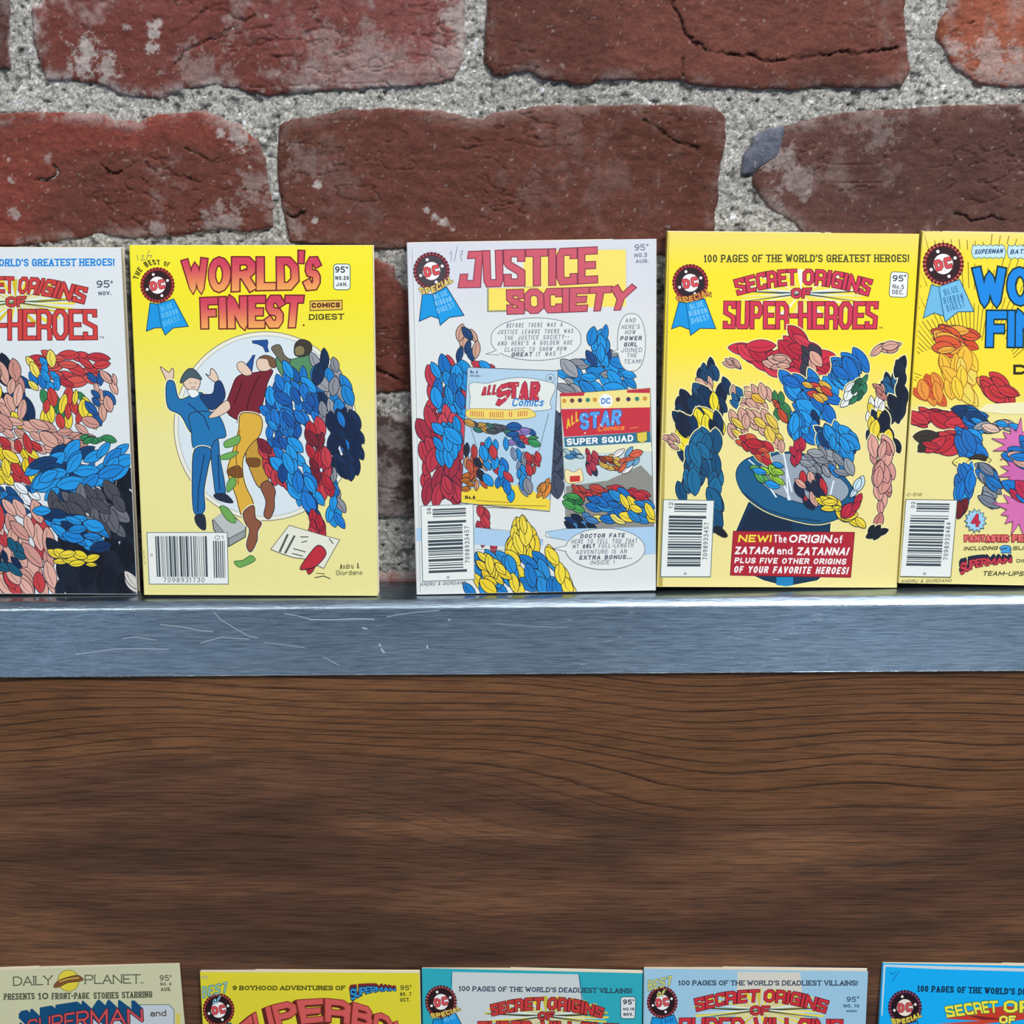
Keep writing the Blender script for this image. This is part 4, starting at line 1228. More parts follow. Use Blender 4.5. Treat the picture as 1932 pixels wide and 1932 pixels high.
# ================= third book: white with speech balloons
b = Book(*UP[2], 0.0, 'white digest with speech balloons, right of the bare brick gap', GU,
         lambda x, y: lerp3((214, 217, 226), (222, 226, 224), (y-520)/120), (196, 200, 204))
b.begin('cover_crease', 'creased fold beside the spine')
b.line([(778, 470), (784, 700), (789, 900), (793, 1118)], 1.6, (184, 190, 194)); b.line([(781, 470), (787, 700), (792, 900), (796, 1118)], 1.2, (236, 238, 238))
b.badge(*A3((243, 308))[0], 35, dark=(74, 66, 72), red=(150, 62, 74), bead=(178, 84, 92), special=None)
b.ribbon(A3((178, 470), (250, 476), (296, 650), (240, 630), (155, 668)), A3((250, 476), (350, 420), (475, 625), (370, 640), (305, 696), (296, 650)), A3((250, 476), (296, 650)),
         [(*A3((268, 512), (360, 478)), 9), (*A3((276, 560), (388, 524)), 10), (*A3((290, 612), (412, 566)), 10)], tc=(150, 205, 240))
b.begin('badge_lettering', 'yellow SPECIAL lettering across the rosette')
b.text('SPECIAL', A3((170, 472), (250, 465), (330, 425), (396, 384)), A3((150, 430), (240, 420), (315, 380), (380, 340)), 2.4, (236, 216, 110), outline=(120, 84, 70), ow=1.1, gap=.34)
b.begin('title_panel', 'two overlapping yellow boxes behind the title')
b.poly(A3((1400, 150), (1640, 150), (1640, 430), (1400, 430)), (206, 208, 214))
b.poly(A3((640, 430), (1000, 420), (1000, 595), (640, 602)), (150, 150, 120))
b.poly(A3((700, 165), (1632, 155), (1632, 420), (700, 420)), (246, 224, 110)); b.poly(A3((652, 432), (1632, 410), (1632, 560), (652, 590)), (246, 224, 100))
b.poly(A3((652, 170), (900, 165), (900, 425), (652, 430)), (222, 226, 226))
b.begin('title_lettering')
fr = (206, 92, 108); fo = (130, 58, 76)
b.text('J', A3((436, 425), (590, 422)), A3((480, 172), (606, 168)), 12, fr, outline=fo, ow=1.8, font={'J': (1, [[(0, .22), (0, 0), (1, 0), (1, 1)], [(.35, 1), (1, 1)]])})
b.text('U', A3((622, 420), (752, 416)), A3((610, 166), (748, 162)), 12, fr, outline=fo, ow=1.8, font=BLOCK)
b.text('STICE', A3((765, 414), (1100, 408), (1428, 390)), A3((762, 160), (1100, 152), (1424, 138)), 12, fr, outline=fo, ow=1.8, font=dict(BLOCK, S=(.85, [[(1, .84), (1, 1), (0, 1), (0, .68), (.12, .6), (1, .34), (1, 0), (0, 0), (0, .16)]])), gap=.10)
b.text('SOCIETY', A3((785, 615), (1200, 600), (1640, 582)), A3((780, 445), (1200, 432), (1700, 412)), 11, fr, outline=fo, ow=1.8, font=dict(BLOCK, S=(.85, [[(1, .84), (1, 1), (0, 1), (0, .68), (.12, .6), (1, .34), (1, 0), (0, 0), (0, .16)]])), gap=.10)
b.begin('price_lettering')
pc = (120, 128, 146)
b.tline('95', *A3((1696, 164))[0], *A3((1770, 160))[0], 12, 2, pc, gap=.3); b.tline('^', *A3((1776, 142))[0], *A3((1794, 142))[0], 7, 1.1, pc)
b.tline('NO.3', *A3((1694, 212))[0], *A3((1784, 206))[0], 8, 1.7, pc, gap=.35); b.tline('AUG.', *A3((1702, 252))[0], *A3((1794, 248))[0], 7, 1.6, pc, gap=.35)
tilt_note(b, A3, [[(370, 185), (385, 180)], [(386, 160), (382, 240)], [(428, 130), (406, 240)], [(448, 170), (466, 162), (462, 190), (448, 186), (460, 240)]], 1.4, (140, 150, 166))
# speech balloons
b.begin('speech_balloon', 'oval speech balloon with six lines of capitals')
bal = A3(*[(990+322*math.cos(a)*(1 if abs(math.cos(a)) < .9 else 1), 795+152*math.copysign(abs(math.sin(a))**.85, math.sin(a))) for a in [2*math.pi*i/48 for i in range(48)]])
b.poly(bal, (226, 230, 228)); b.line(bal, 1.4, (120, 132, 138), True)
b.poly(A3((705, 878), (632, 902), (728, 904), (740, 880)), (226, 230, 228)); b.line(A3((700, 878), (632, 902), (728, 906)), 1.3, (120, 132, 138))
tc = (110, 120, 134)
for i, (tx, x0, x1, y) in enumerate([('BEFORE THERE WAS A', 778, 1178, 714), ('JUSTICE LEAGUE THERE WAS', 716, 1254, 760), ('THE JUSTICE SOCIETY--', 762, 1226, 802), ("AND HERE'S A GOLDEN AGE", 714, 1248, 842), ('CLASSIC TO SHOW HOW', 764, 1206, 886)]):
    b.tline(tx, *A3((x0, y))[0], *A3((x1, y-8))[0], 8.4, 1.25, tc, gap=.50, slant=.15)
b.tline('GREAT', *A3((812, 922))[0], *A3((962, 918))[0], 8.4, 1.9, (84, 94, 108), gap=.4, slant=.2); b.tline('IT WAS !', *A3((990, 920))[0], *A3((1165, 912))[0], 8.4, 1.25, tc, gap=.5, slant=.15)
b.begin('cover_art', 'leaf-shaped colour cut-outs around two small printed magazine covers')
b.leaves(A3((220, 960), (360, 900), (500, 960), (490, 1364), (190, 1364)), 10, 40, [RED, (188, 58, 76)], 51, 85)
b.leaves(A3((250, 940), (500, 980), (500, 1364), (250, 1320)), 24, 34, [SKY, (24, 140, 214), (20, 110, 190)], 52, 70)
b.leaves(A3((410, 720), (590, 720), (590, 920), (420, 920)), 8, 30, [(204, 160, 140), (30, 70, 120), (214, 172, 152)], 53, 80)
b.leaves(A3((560, 950), (700, 990), (690, 1010), (560, 1000)), 4, 22, [RED, SKY], 54, 20)
b.leaves(B3((170, 0), (470, 0), (450, 640), (340, 640), (210, 630), (155, 500)), 40, 44, [(200, 70, 86), (184, 54, 72), (160, 46, 66)], 55, 85)
b.leaves(B3((270, 60), (450, 60), (450, 220), (350, 380), (270, 300)), 14, 36, [SKY, (24, 140, 214)], 56, 60)
b.leaves(B3((570, 660), (650, 660), (660, 840), (730, 960), (640, 960), (580, 900)), 9, 26, [RED, (184, 54, 72)], 57, 80)
b.leaves(A3((1170, 960), (1380, 900), (1560, 900), (1700, 1040), (1690, 1160), (1180, 1180)), 26, 34, [GRY, (154, 158, 166), SKY, (24, 130, 206)], 58, 30)
b.leaves(A3((1370, 740), (1500, 740), (1520, 950), (1360, 960)), 11, 28, [SKY, (30, 70, 130), (24, 130, 206)], 59, 85)
b.leaves(B3((1100, 0), (1180, 0), (1190, 560), (1110, 620)), 14, 40, [(66, 76, 96), (54, 62, 80)], 60, 88)
b.begin('speech_balloon', 'tall narrow speech balloon with eight short lines')
bal = A3(*[(1672+100*math.copysign(abs(math.cos(a))**.8, math.cos(a)), 818+206*math.copysign(abs(math.sin(a))**.9, math.sin(a))) for a in [2*math.pi*i/48 for i in range(48)]])
b.poly(bal, (226, 230, 228)); b.line(bal, 1.4, (120, 132, 138), True)
b.poly(A3((1580, 870), (1526, 890), (1584, 892)), (226, 230, 228)); b.line(A3((1576, 868), (1526, 890), (1580, 894)), 1.3, (120, 132, 138))
for tx, x0, x1, y, bd in [('AND', 1626, 1702, 678, 0), ("HERE'S", 1600, 1730, 724, 0), ('HOW', 1624, 1700, 762, 0), ('POWER', 1590, 1744, 806, 1), ('GIRL', 1616, 1712, 850, 1), ('JOINED', 1596, 1746, 890, 0), ('THE', 1638, 1708, 928, 0), ('TEAM!', 1616, 1740, 972, 0)]:
    b.tline(tx, *A3((x0, y))[0], *A3((x1, y-3))[0], 8.4, 2.0 if bd else 1.25, (84, 94, 108) if bd else tc, gap=.45, slant=.18)
b.begin('magazine_picture', 'small printed magazine front with a red starry title')
b.quad(*(A3((500, 996), (1148, 1022))+B3((1086, 700), (456, 640))), (176, 206, 228), (80, 90, 100), 1.3)
b.tline('No 8', *A3((520, 1040))[0], *A3((572, 1042))[0], 6, 1.2, (60, 80, 110), gap=.35); b.tline('AUG-SEPT', *A3((516, 1062))[0], *A3((592, 1066))[0], 3.4, .8, (60, 80, 110), gap=.4)
b.disc(*A3((1092, 1075))[0], 8.5, (110, 130, 150)); b.disc(*A3((1092, 1075))[0], 7.3, (196, 216, 230)); b.disc(*A3((1092, 1075))[0], 4, (120, 140, 160))
b.shape(A3((520, 1110), (640, 1110), (720, 1090), (880, 1068), (1060, 1095), (1130, 1130), (1090, 1240), (1080, 1300), (800, 1310), (540, 1320), (520, 1210)), (224, 230, 224), (110, 130, 140), 1.2)
rs_ = (196, 56, 76)
b.text('ALL', A3((600, 1195), (700, 1190)), A3((600, 1130), (700, 1122)), 3.4, rs_, outline=(90, 30, 44), ow=.8, slant=.2, gap=.3)
b.text('S', A3((706, 1290), (800, 1215)), A3((712, 1130), (830, 1095)), 8.5, rs_, outline=(90, 30, 44), ow=1, gap=.3)
b.text('TAR', A3((800, 1215), (1005, 1235)), A3((800, 1105), (1022, 1100)), 7.5, rs_, outline=(90, 30, 44), ow=1, gap=.16)
for x, y in [(740, 1150), (780, 1215), (745, 1265), (850, 1120), (880, 1190), (940, 1200), (980, 1130), (1000, 1200)]: b.disc(*A3((x, y))[0], 1.3, (236, 230, 232), 6)
b.text('Comics', A3((815, 1275), (1040, 1275)), A3((815, 1215), (1040, 1215)), 2.6, (40, 130, 210), gap=.22, slant=.25)
b.shape(B3((500, -28), (640, -34), (800, -26), (930, -36), (990, 10), (940, 34), (800, 44), (640, 40), (505, 30)), (238, 214, 110), (150, 120, 60), 1)
b.text('JUSTICE SOCIETY OF AMERICA', B3((520, 20), (720, 30), (920, 18)), B3((520, -18), (720, -12), (920, -20)), 1.3, (196, 70, 50), gap=.5)
b.line(B3((500, 30), (570, 250)), 1, (80, 80, 80)); b.line(B3((1080, 0), (1010, 270)), 1, (80, 80, 80))
b.poly(B3((458, 560), (620, 515), (760, 505), (900, 520), (1090, 620), (1086, 695), (456, 636)), (240, 214, 66))
b.leaves(B3((470, 440), (560, 430), (560, 540), (470, 560)), 5, 20, [(220, 140, 60), (190, 110, 40)], 61, 20); b.leaves(B3((960, 560), (1080, 450), (1085, 600)), 6, 24, [(224, 140, 60), (230, 170, 70)], 62, 130)
b.leaves(B3((480, 50), (780, 90), (820, 150), (560, 140)), 10, 20, [(80, 84, 90), (60, 120, 110), (200, 150, 70)], 63, 10)
b.leaves(B3((820, 70), (1010, 120), (1000, 230), (780, 230)), 12, 22, [(140, 120, 190), (60, 150, 90), (200, 60, 66), (30, 90, 160)], 64, 20)
b.leaves(B3((470, 230), (640, 230), (650, 560), (540, 560), (480, 420)), 14, 22, [(190, 60, 56), (40, 44, 60), (210, 150, 110), (200, 90, 60)], 65, 80)
b.leaves(B3((580, 180), (790, 200), (800, 420), (830, 600), (770, 600), (620, 480)), 18, 24, [SKY, BLU, (200, 60, 70), SKY], 66, 75)
b.leaves(B3((800, 260), (920, 260), (960, 560), (880, 570)), 10, 24, [GRY, (130, 150, 180), SKY], 67, 80)
b.leaves(B3((920, 290), (1020, 300), (1010, 430), (930, 420)), 7, 20, [(200, 56, 62), (190, 80, 60)], 68, 80)
for i, (y, x0, x1) in enumerate([(625, 560, 800), (650, 480, 1060), (668, 560, 920)]): b.line(B3((x0, y-(0 if i else 4)), (x1, y+12)), 1.1, (110, 90, 40))
b.tline('No.8', *B3((482, 612))[0], *B3((555, 614))[0], 7, 2, (70, 60, 30), gap=.3)
b.begin('magazine_picture', 'small printed magazine front with a red head and blue strip')
b.quad(*(A3((1162, 1185), (1806, 1145))+B3((1832, 815), (1208, 852))), (196, 214, 216), (80, 90, 90), 1.3)
b.poly(A3((1162, 1180), (1360, 1176), (1700, 1150), (1806, 1145), (1806, 1285), (1170, 1290)), (238, 222, 140))
b.poly(A3((1162, 1180), (1340, 1176), (1330, 1200), (1162, 1204)), (190, 50, 70)); b.poly(A3((1640, 1158), (1804, 1146), (1804, 1180), (1640, 1178)), (190, 50, 70))
for i, x in enumerate((1192, 1248, 1304, 1360, 1410, 1576, 1650, 1712, 1768)):
    b.disc(*A3((x, 1236-i*2))[0], 4.4, [(206, 150, 60), (120, 70, 70), (70, 60, 90), (60, 130, 110)][i % 4], 9)
b.disc(*A3((1488, 1236))[0], 13, (240, 242, 244)); b.tline('DC', *A3((1456, 1258))[0], *A3((1522, 1256))[0], 11, 2.3, (60, 130, 200), gap=.2)
b.poly(A3((1168, 1296), (1806, 1282))+B3((1806, 130), (1190, 168)), (200, 52, 66))
b.text('ALL', B3((1208, 112), (1296, 50)), B3((1200, 50), (1290, -22)), 3, (240, 196, 60), gap=.3, slant=.1)
b.text('STAR', B3((1310, 120), (1590, 78)), A3((1300, 1326), (1606, 1296)), 6.2, (90, 160, 230), outline=(40, 80, 160), ow=1, gap=.16)
for x, y in [(1330, 10), (1360, 60), (1420, 20), (1450, 80), (1500, 20), (1540, 60), (1590, 10), (1340, 140)]: b.disc(*B3((x, y))[0], 1.5, (236, 242, 250), 6)
b.text('Comics', B3((1430, 128), (1620, 118)), B3((1430, 90), (1620, 80)), 1.9, (244, 150, 60), gap=.25, slant=.2); b.line(B3((1660, 105), (1720, 100)), 1.2, (230, 160, 80))
b.poly(B3((1190, 172), (1806, 130), (1812, 205), (1196, 240)), (56, 112, 142))
b.text('SUPER SQUAD', B3((1212, 228), (1450, 214), (1684, 200)), B3((1208, 180), (1450, 170), (1684, 152)), 2.9, (240, 244, 244), gap=.3)
b.shape(B3((1710, 140), (1782, 128), (1784, 190), (1750, 212), (1714, 196)), (226, 200, 80), (80, 110, 60), 1.2, smooth=False)
b.poly(B3((1198, 244), (1812, 208), (1818, 270), (1200, 290)), (232, 230, 190))
b.poly(B3((1204, 520), (1500, 480), (1740, 370), (1826, 460), (1830, 815), (1208, 850)), (140, 140, 134))
b.leaves(B3((1200, 260), (1310, 255), (1320, 320), (1200, 325)), 6, 16, [(70, 140, 190), (180, 210, 226)], 70, 10)
b.leaves(B3((1330, 260), (1420, 240), (1440, 440), (1350, 420)), 8, 20, [BLU, (50, 60, 90), (190, 60, 80)], 71, 70)
b.leaves(B3((1450, 290), (1600, 290), (1600, 440), (1460, 420)), 8, 20, [(180, 90, 40), (140, 60, 50), (220, 180, 80)], 72, 30)
b.leaves(B3((1560, 250), (1740, 230), (1720, 380), (1600, 440)), 9, 22, [(220, 100, 70), (240, 236, 236), (120, 180, 220)], 73, 140)
b.shape(B3((1200, 400), (1260, 420), (1310, 395), (1325, 480), (1260, 500), (1205, 490)), (240, 226, 170), (150, 120, 80), 1.1); b.quad(*B3((1232, 448), (1304, 444), (1304, 486), (1232, 490)), (200, 56, 50))
b.leaves(B3((1250, 520), (1560, 520), (1520, 620), (1290, 620)), 12, 24, [(204, 60, 60), (190, 70, 60)], 74, 20)
b.leaves(B3((1540, 520), (1800, 560), (1760, 640), (1600, 600)), 10, 26, [(200, 50, 64), (214, 90, 80)], 75, 20)
b.leaves(B3((1200, 570), (1320, 590), (1300, 700), (1200, 660)), 7, 22, [(70, 160, 80), (40, 120, 60), (220, 190, 70)], 76, 30)
b.leaves(B3((1380, 600), (1640, 560), (1640, 790), (1400, 790)), 16, 30, [(36, 140, 210), (24, 110, 190), (236, 220, 110)], 77, 35)
b.leaves(B3((1600, 600), (1820, 640), (1820, 760), (1620, 800)), 12, 28, [YEL, (240, 214, 60), (36, 130, 200)], 78, 40)
b.leaves(B3((1208, 730), (1400, 720), (1420, 830), (1212, 845)), 9, 26, [(24, 60, 110), (20, 34, 60), (70, 130, 190)], 79, 30)
b.begin('cover_art', 'yellow and blue leaf-shaped cut-outs at the foot of the cover')
b.poly(B3((135, 820), (330, 810), (560, 815), (900, 860), (1040, 900), (1040, 940), (900, 960), (135, 910)), (170, 204, 232)); b.line(B3((560, 815), (900, 850), (1040, 905), (1000, 950), (780, 975), (560, 972)), 1, (120, 140, 150))
b.poly(B3((1060, 840), (1200, 825), (1850, 810), (1850, 1000), (1760, 1010), (1100, 890)), (170, 204, 232)); b.line(B3((1200, 822), (1060, 850), (1060, 880), (1200, 905)), 1, (120, 140, 150))
b.leaves(B3((780, 990), (830, 800), (905, 740), (985, 800), (1010, 1010), (930, 1080)), 26, 38, [YEL, (236, 206, 50), (240, 218, 70)], 81, 85)
b.leaves(B3((560, 1060), (780, 990), (1010, 1010), (1120, 990), (1270, 1280), (480, 1290)), 36, 40, [(36, 140, 210), (24, 120, 196), (36, 140, 210), (236, 210, 60)], 82, 60)
b.leaves(B3((600, 1000), (700, 1000), (800, 1180), (640, 1290), (560, 1100)), 14, 32, [YEL, (236, 206, 50)], 83, 60)
b.leaves(B3((1060, 980), (1120, 990), (1270, 1280), (1200, 1270)), 6, 34, [YEL], 84, 65)
b.begin('speech_balloon', 'oval speech balloon at the lower right with six lines')
bal = B3(*[(1484+284*math.cos(a), 968+148*math.sin(a)) for a in [2*math.pi*i/48 for i in range(48)]])
b.poly(bal, (226, 230, 228)); b.line(bal, 1.4, (120, 132, 138), True)
b.poly(B3((1214, 942), (1116, 966), (1214, 986)), (226, 230, 228)); b.line(B3((1210, 944), (1116, 966), (1208, 986)), 1.2, (120, 132, 138))
for tx, x0, x1, y, bd in [('DOCTOR FATE', 1304, 1622, 892, 1), ('HERE TO TELL YOU THAT', 1242, 1712, 930, 0), ('MY', 1252, 1296, 968, 0), ('ONLY', 1322, 1410, 966, 1), ('FULL-LENGTH', 1436, 1684, 962, 0), ('ADVENTURE IS AN', 1274, 1636, 1006, 0), ('EXTRA BONUS...', 1298, 1674, 1046, 1), ('INSIDE !', 1376, 1548, 1082, 0)]:
    b.tline(tx, *B3((x0, y))[0], *B3((x1, y-6))[0], 8.2, 2.0 if bd else 1.25, (84, 94, 108) if bd else tc, gap=.45, slant=.18)
b.begin('barcode')
b.barcode(*B3((168, 662), (540, 648), (550, 1185), (180, 1200)), False, 9, '7098933457', '08', border=(110, 140, 150))
b.begin('signature_lettering')
b.tline('ANDRU & GIORDANO', *B3((160, 1234))[0], *B3((486, 1222))[0], 6.5, 1.1, (110, 116, 124), gap=.35, slant=.25)
b.flush()

# ================= fourth book: yellow, dark hat
b = Book(*UP[3], 0.0, 'yellow digest with a dark blue top hat and red caption box', GU,
         lambda x, y: lerp3(lerp3((240, 222, 110), (252, 228, 46), (y-445)/70), (240, 226, 150), (y-640)/150), (200, 176, 80))
b.begin('cover_crease', 'worn darker strip along the spine edge')
b.poly([(1259, 440), (1263, 440), (1260, 620), (1250, 1108), (1240, 1108), (1246, 900)], (186, 168, 84))
b.begin('tagline_lettering')
b.tline("100 PAGES OF THE WORLD'S GREATEST HEROES!", *A4((372, 246))[0], *A4((1838, 244))[0], 14.5, 2.5, (70, 72, 40), slab=True, gap=.24)
b.badge(*A4((274, 392))[0], 34.5, dark=(46, 30, 36), red=(170, 44, 66), bead=(196, 60, 78))
b.ribbon(A4((192, 530), (244, 536), (272, 728), (200, 700), (140, 722)), A4((244, 536), (376, 505), (456, 720), (344, 718), (276, 768), (270, 728)), A4((244, 536), (270, 728)),
         [(*A4((280, 586), (372, 556)), 10), (*A4((270, 634), (396, 606)), 10), (*A4((288, 686), (410, 652)), 10)], tc=(150, 210, 245))
b.begin('badge_lettering', 'yellow SPECIAL lettering across the rosette')
b.text('SPECIAL', A4((180, 522), (270, 528), (350, 505), (424, 470)), A4((170, 490), (266, 488), (335, 462), (400, 425)), 2.4, (222, 160, 60), outline=(130, 50, 50), ow=1.1, gap=.34)
b.tline('TM', *A4((402, 498))[0], *A4((428, 496))[0], 4, .8, (110, 80, 40), gap=.4)
origins_title(b, A4((612, 480), (840, 428), (1060, 405), (1300, 425), (1545, 485)), A4((584, 372), (830, 312), (1060, 296), (1320, 312), (1578, 372)),
              dict(c=A4((1068, 470))[0], rx=118, ry=46, b=A4((1000, 500), (1130, 500)), t=A4((996, 434), (1140, 430))),
              A4((510, 718), (1060, 722), (1605, 720)), A4((516, 525), (1060, 528), (1618, 528)), 'SUPER-HEROES', (214, 56, 84), (110, 36, 56),
              (240, 228, 130), (244, 240, 224), (70, 86, 90), halo=None, t1=5.2, t2=6.8, ow=1.5)
b.tline('TM', *A4((1622, 722))[0], *A4((1648, 720))[0], 4, .8, (110, 80, 40), gap=.4)
b.begin('price_box')
b.quad(*A4((1708, 312), (1832, 320), (1822, 498), (1694, 492)), (240, 243, 240), (70, 90, 90), 1.4, r=5)
b.tline('95', *A4((1720, 382))[0], *A4((1796, 384))[0], 12, 2.2, (60, 72, 90), gap=.3); b.tline('^', *A4((1800, 362))[0], *A4((1818, 362))[0], 7, 1.2, (60, 72, 90))
b.tline('No.5', *A4((1718, 432))[0], *A4((1800, 440))[0], 8.5, 1.5, (70, 82, 100), gap=.35); b.tline('DEC.', *A4((1716, 472))[0], *A4((1798, 476))[0], 8, 1.5, (70, 82, 100), gap=.35)
b.begin('cover_art', 'dark blue upturned top hat with leaf-shaped colour cut-outs bursting from it')
HB = (246, 238, 176)
# the hat
b.shape(B4((740, 590), (1280, 700), (1270, 850), (1280, 1100), (1180, 1190), (960, 1232), (800, 1190), (610, 1100), (600, 850), (690, 640)), (16, 54, 84), halo=HB, ht=5, smooth=False)
b.poly(B4((760, 660), (1000, 740), (1000, 840), (620, 840), (690, 690)), (20, 40, 66))
b.shape(B4((600, 440), (640, 350), (740, 300), (900, 275), (1100, 290), (1300, 380), (1440, 540), (1440, 660), (1380, 730), (1200, 790), (1000, 760), (800, 690), (650, 570)), (24, 92, 136), halo=HB, ht=5)
b.shape(B4((740, 440), (800, 350), (900, 290), (1080, 300), (1260, 400), (1400, 520), (1380, 610), (1250, 660), (1060, 640), (860, 560)), (150, 164, 178), (20, 50, 80), 1.6)
b.line(B4((690, 330), (760, 390)), 3, (190, 214, 230)); b.line(B4((640, 560), (800, 680), (1000, 745), (1200, 770)), 2.2, (12, 50, 84))
for P in [((880, 400), (930, 480), (990, 620)), ((960, 400), (975, 620)), ((820, 500), (890, 600)), ((1300, 480), (1270, 600)), ((930, 230), (960, 380), (1000, 560))]: b.line(B4(*P), 3, (226, 238, 244))
# left column: dark blue coat and trousers replaced by leaves; right column the same
b.leaves(A4((340, 970), (460, 970), (470, 1090), (320, 1090)), 6, 30, [(24, 70, 110), (16, 40, 70)], 91, 85, halo=HB)
b.leaves(A4((330, 1090), (440, 1080), (420, 1170), (350, 1170)), 4, 24, [SKIN, (220, 176, 160)], 92, 60)
b.leaves(A4((540, 940), (640, 960), (580, 1020), (540, 1010)), 4, 24, [SKIN], 93, 30, halo=HB)
b.leaves(A4((180, 1200), (340, 1140), (460, 1180), (570, 1030), (590, 1060), (520, 1240), (500, 1364), (160, 1364)), 26, 40, [(16, 50, 86), (20, 34, 60), (30, 80, 120)], 94, 65, halo=HB)
b.leaves(A4((400, 1220), (470, 1220), (480, 1364), (420, 1364)), 6, 30, [YEL, (240, 222, 50)], 95, 80)
b.leaves(B4((130, 0), (500, 0), (520, 100), (480, 160), (320, 140), (160, 400), (200, 150)), 24, 40, [(16, 50, 86), (20, 34, 60), (240, 222, 50)], 96, 70, halo=HB)
b.leaves(B4((75, 150), (190, 150), (170, 260), (120, 240)), 5, 22, [SKIN], 97, 40, halo=HB)
b.leaves(B4((300, 150), (480, 170), (490, 460), (490, 800), (430, 800), (400, 380), (260, 600), (160, 600)), 34, 46, [(22, 96, 140), (26, 108, 154), (18, 78, 120)], 98, 80, halo=HB)
b.shape(B4((440, 810), (490, 810), (540, 870), (510, 884), (445, 845)), (24, 30, 44), t=1)
b.leaves(A4((1640, 1060), (1780, 1060), (1780, 1200), (1620, 1200)), 9, 30, [(24, 60, 100), (16, 34, 60), (30, 100, 150)], 99, 70, halo=HB)
b.leaves(A4((1740, 940), (1790, 940), (1830, 1150), (1790, 1364), (1640, 1364), (1780, 1150)), 12, 34, [(20, 30, 50), (28, 40, 60)], 100, 85, halo=HB)
b.leaves(A4((1540, 1240), (1680, 1220), (1660, 1364), (1540, 1364)), 7, 26, [(240, 240, 236), YEL], 101, 80)
b.leaves(A4((1600, 1130), (1680, 1120), (1680, 1220), (1620, 1210)), 4, 22, [SKIN, (200, 130, 120)], 102, 60)
b.leaves(B4((1540, 0), (1680, 0), (1800, 260), (1790, 330), (1700, 220), (1560, 230)), 16, 34, [(20, 30, 50), YEL, (20, 40, 70)], 103, 75, halo=HB)
b.leaves(B4((1550, 210), (1710, 200), (1710, 500), (1660, 780), (1600, 840), (1600, 560)), 22, 34, [(214, 150, 140), (196, 124, 118), (224, 164, 150)], 104, 84, halo=HB)
b.leaves(B4((1520, 810), (1660, 810), (1660, 870), (1580, 915), (1520, 840)), 5, 22, [(24, 30, 44)], 105, 140, halo=HB)
# centre burst
b.leaves(A4((600, 780), (760, 800), (940, 880), (1040, 740), (1260, 900), (1260, 1060), (980, 1100), (720, 960), (600, 880)), 34, 44, [(206, 46, 70), (188, 40, 60), (214, 60, 78)], 106, 20, halo=HB)
b.leaves(A4((800, 930), (980, 900), (960, 1010), (820, 1030)), 7, 28, [SKIN, (224, 170, 150)], 107, 10)
b.leaves(A4((1060, 840), (1200, 840), (1200, 1030), (1080, 1060)), 9, 30, [(222, 166, 146), (60, 60, 76), SKIN], 108, 60)
b.leaves(A4((860, 1030), (1080, 1080), (1300, 1040), (1340, 960), (1560, 880), (1600, 910), (1400, 1080), (1310, 1150), (1290, 1364), (1060, 1364), (1000, 1200)), 42, 42, [BLU, SKY, (24, 110, 196)], 109, 50, halo=HB)
b.leaves(A4((1560, 840), (1770, 820), (1740, 890), (1600, 910)), 6, 26, [SKIN, (200, 140, 124)], 110, 160, halo=HB)
b.leaves(A4((1080, 1110), (1270, 1090), (1260, 1200), (1170, 1250)), 8, 26, [(210, 70, 60), (230, 180, 70)], 111, 20)
b.leaves(A4((560, 1150), (720, 1140), (720, 1280), (570, 1280)), 9, 26, [(30, 100, 150), (216, 166, 150), NAVY], 112, 60, halo=HB)
b.leaves(A4((720, 1110), (860, 1160), (800, 1364), (600, 1364), (640, 1290)), 14, 28, [SKIN, (220, 170, 150), (226, 180, 60)], 113, 50, halo=HB)
b.leaves(A4((840, 1200), (940, 1200), (1010, 1364), (880, 1364)), 8, 26, [(200, 80, 50), (60, 130, 80)], 114, 60)
b.leaves(A4((1380, 1120), (1540, 1050), (1520, 1200), (1360, 1300)), 10, 24, [(50, 130, 90), (40, 100, 70), (236, 240, 236)], 115, 130, halo=HB)
b.leaves(B4((560, 0), (860, 0), (960, 260), (880, 240), (720, 120), (560, 200)), 20, 28, [SKIN, (220, 170, 150), (232, 200, 80)], 116, 60, halo=HB)
b.leaves(B4((600, 200), (700, 140), (880, 230), (820, 380), (700, 300)), 13, 26, [(200, 44, 56), (186, 40, 50), (220, 90, 60)], 117, 30, halo=HB)
b.leaves(B4((980, 0), (1240, 0), (1160, 200), (1020, 260)), 16, 34, [BLU, SKY, (20, 50, 90)], 118, 70)
b.leaves(B4((980, 230), (1100, 190), (1060, 320), (990, 380)), 6, 24, [(196, 40, 70)], 119, 80)
b.leaves(B4((1140, 100), (1400, 80), (1500, 220), (1400, 300), (1220, 300)), 22, 34, [SKY, (30, 140, 216), (20, 60, 110)], 120, 60, halo=HB)
b.leaves(B4((1040, 340), (1200, 240), (1440, 360), (1400, 450), (1140, 420)), 16, 30, [GRY, (150, 156, 164), (30, 130, 210)], 121, 40)
b.leaves(B4((700, 380), (920, 350), (920, 560), (760, 480)), 11, 24, [(150, 200, 60), (90, 170, 90), SKY], 122, 30)
b.leaves(B4((1030, 430), (1180, 430), (1290, 520), (1120, 700), (1040, 600)), 12, 26, [SKIN, (196, 60, 56), (30, 40, 70), (200, 50, 60)], 123, 60)
b.leaves(B4((1160, 620), (1280, 590), (1360, 640), (1540, 800), (1440, 800), (1300, 720)), 14, 28, [YEL, (240, 214, 50)], 124, 20)
b.leaves(B4((1340, 700), (1480, 570), (1510, 650), (1400, 740)), 8, 26, [(196, 40, 66)], 125, 130)
b.leaves(B4((1400, 540), (1530, 430), (1530, 500), (1440, 600)), 5, 26, [(200, 226, 240)], 126, 130)
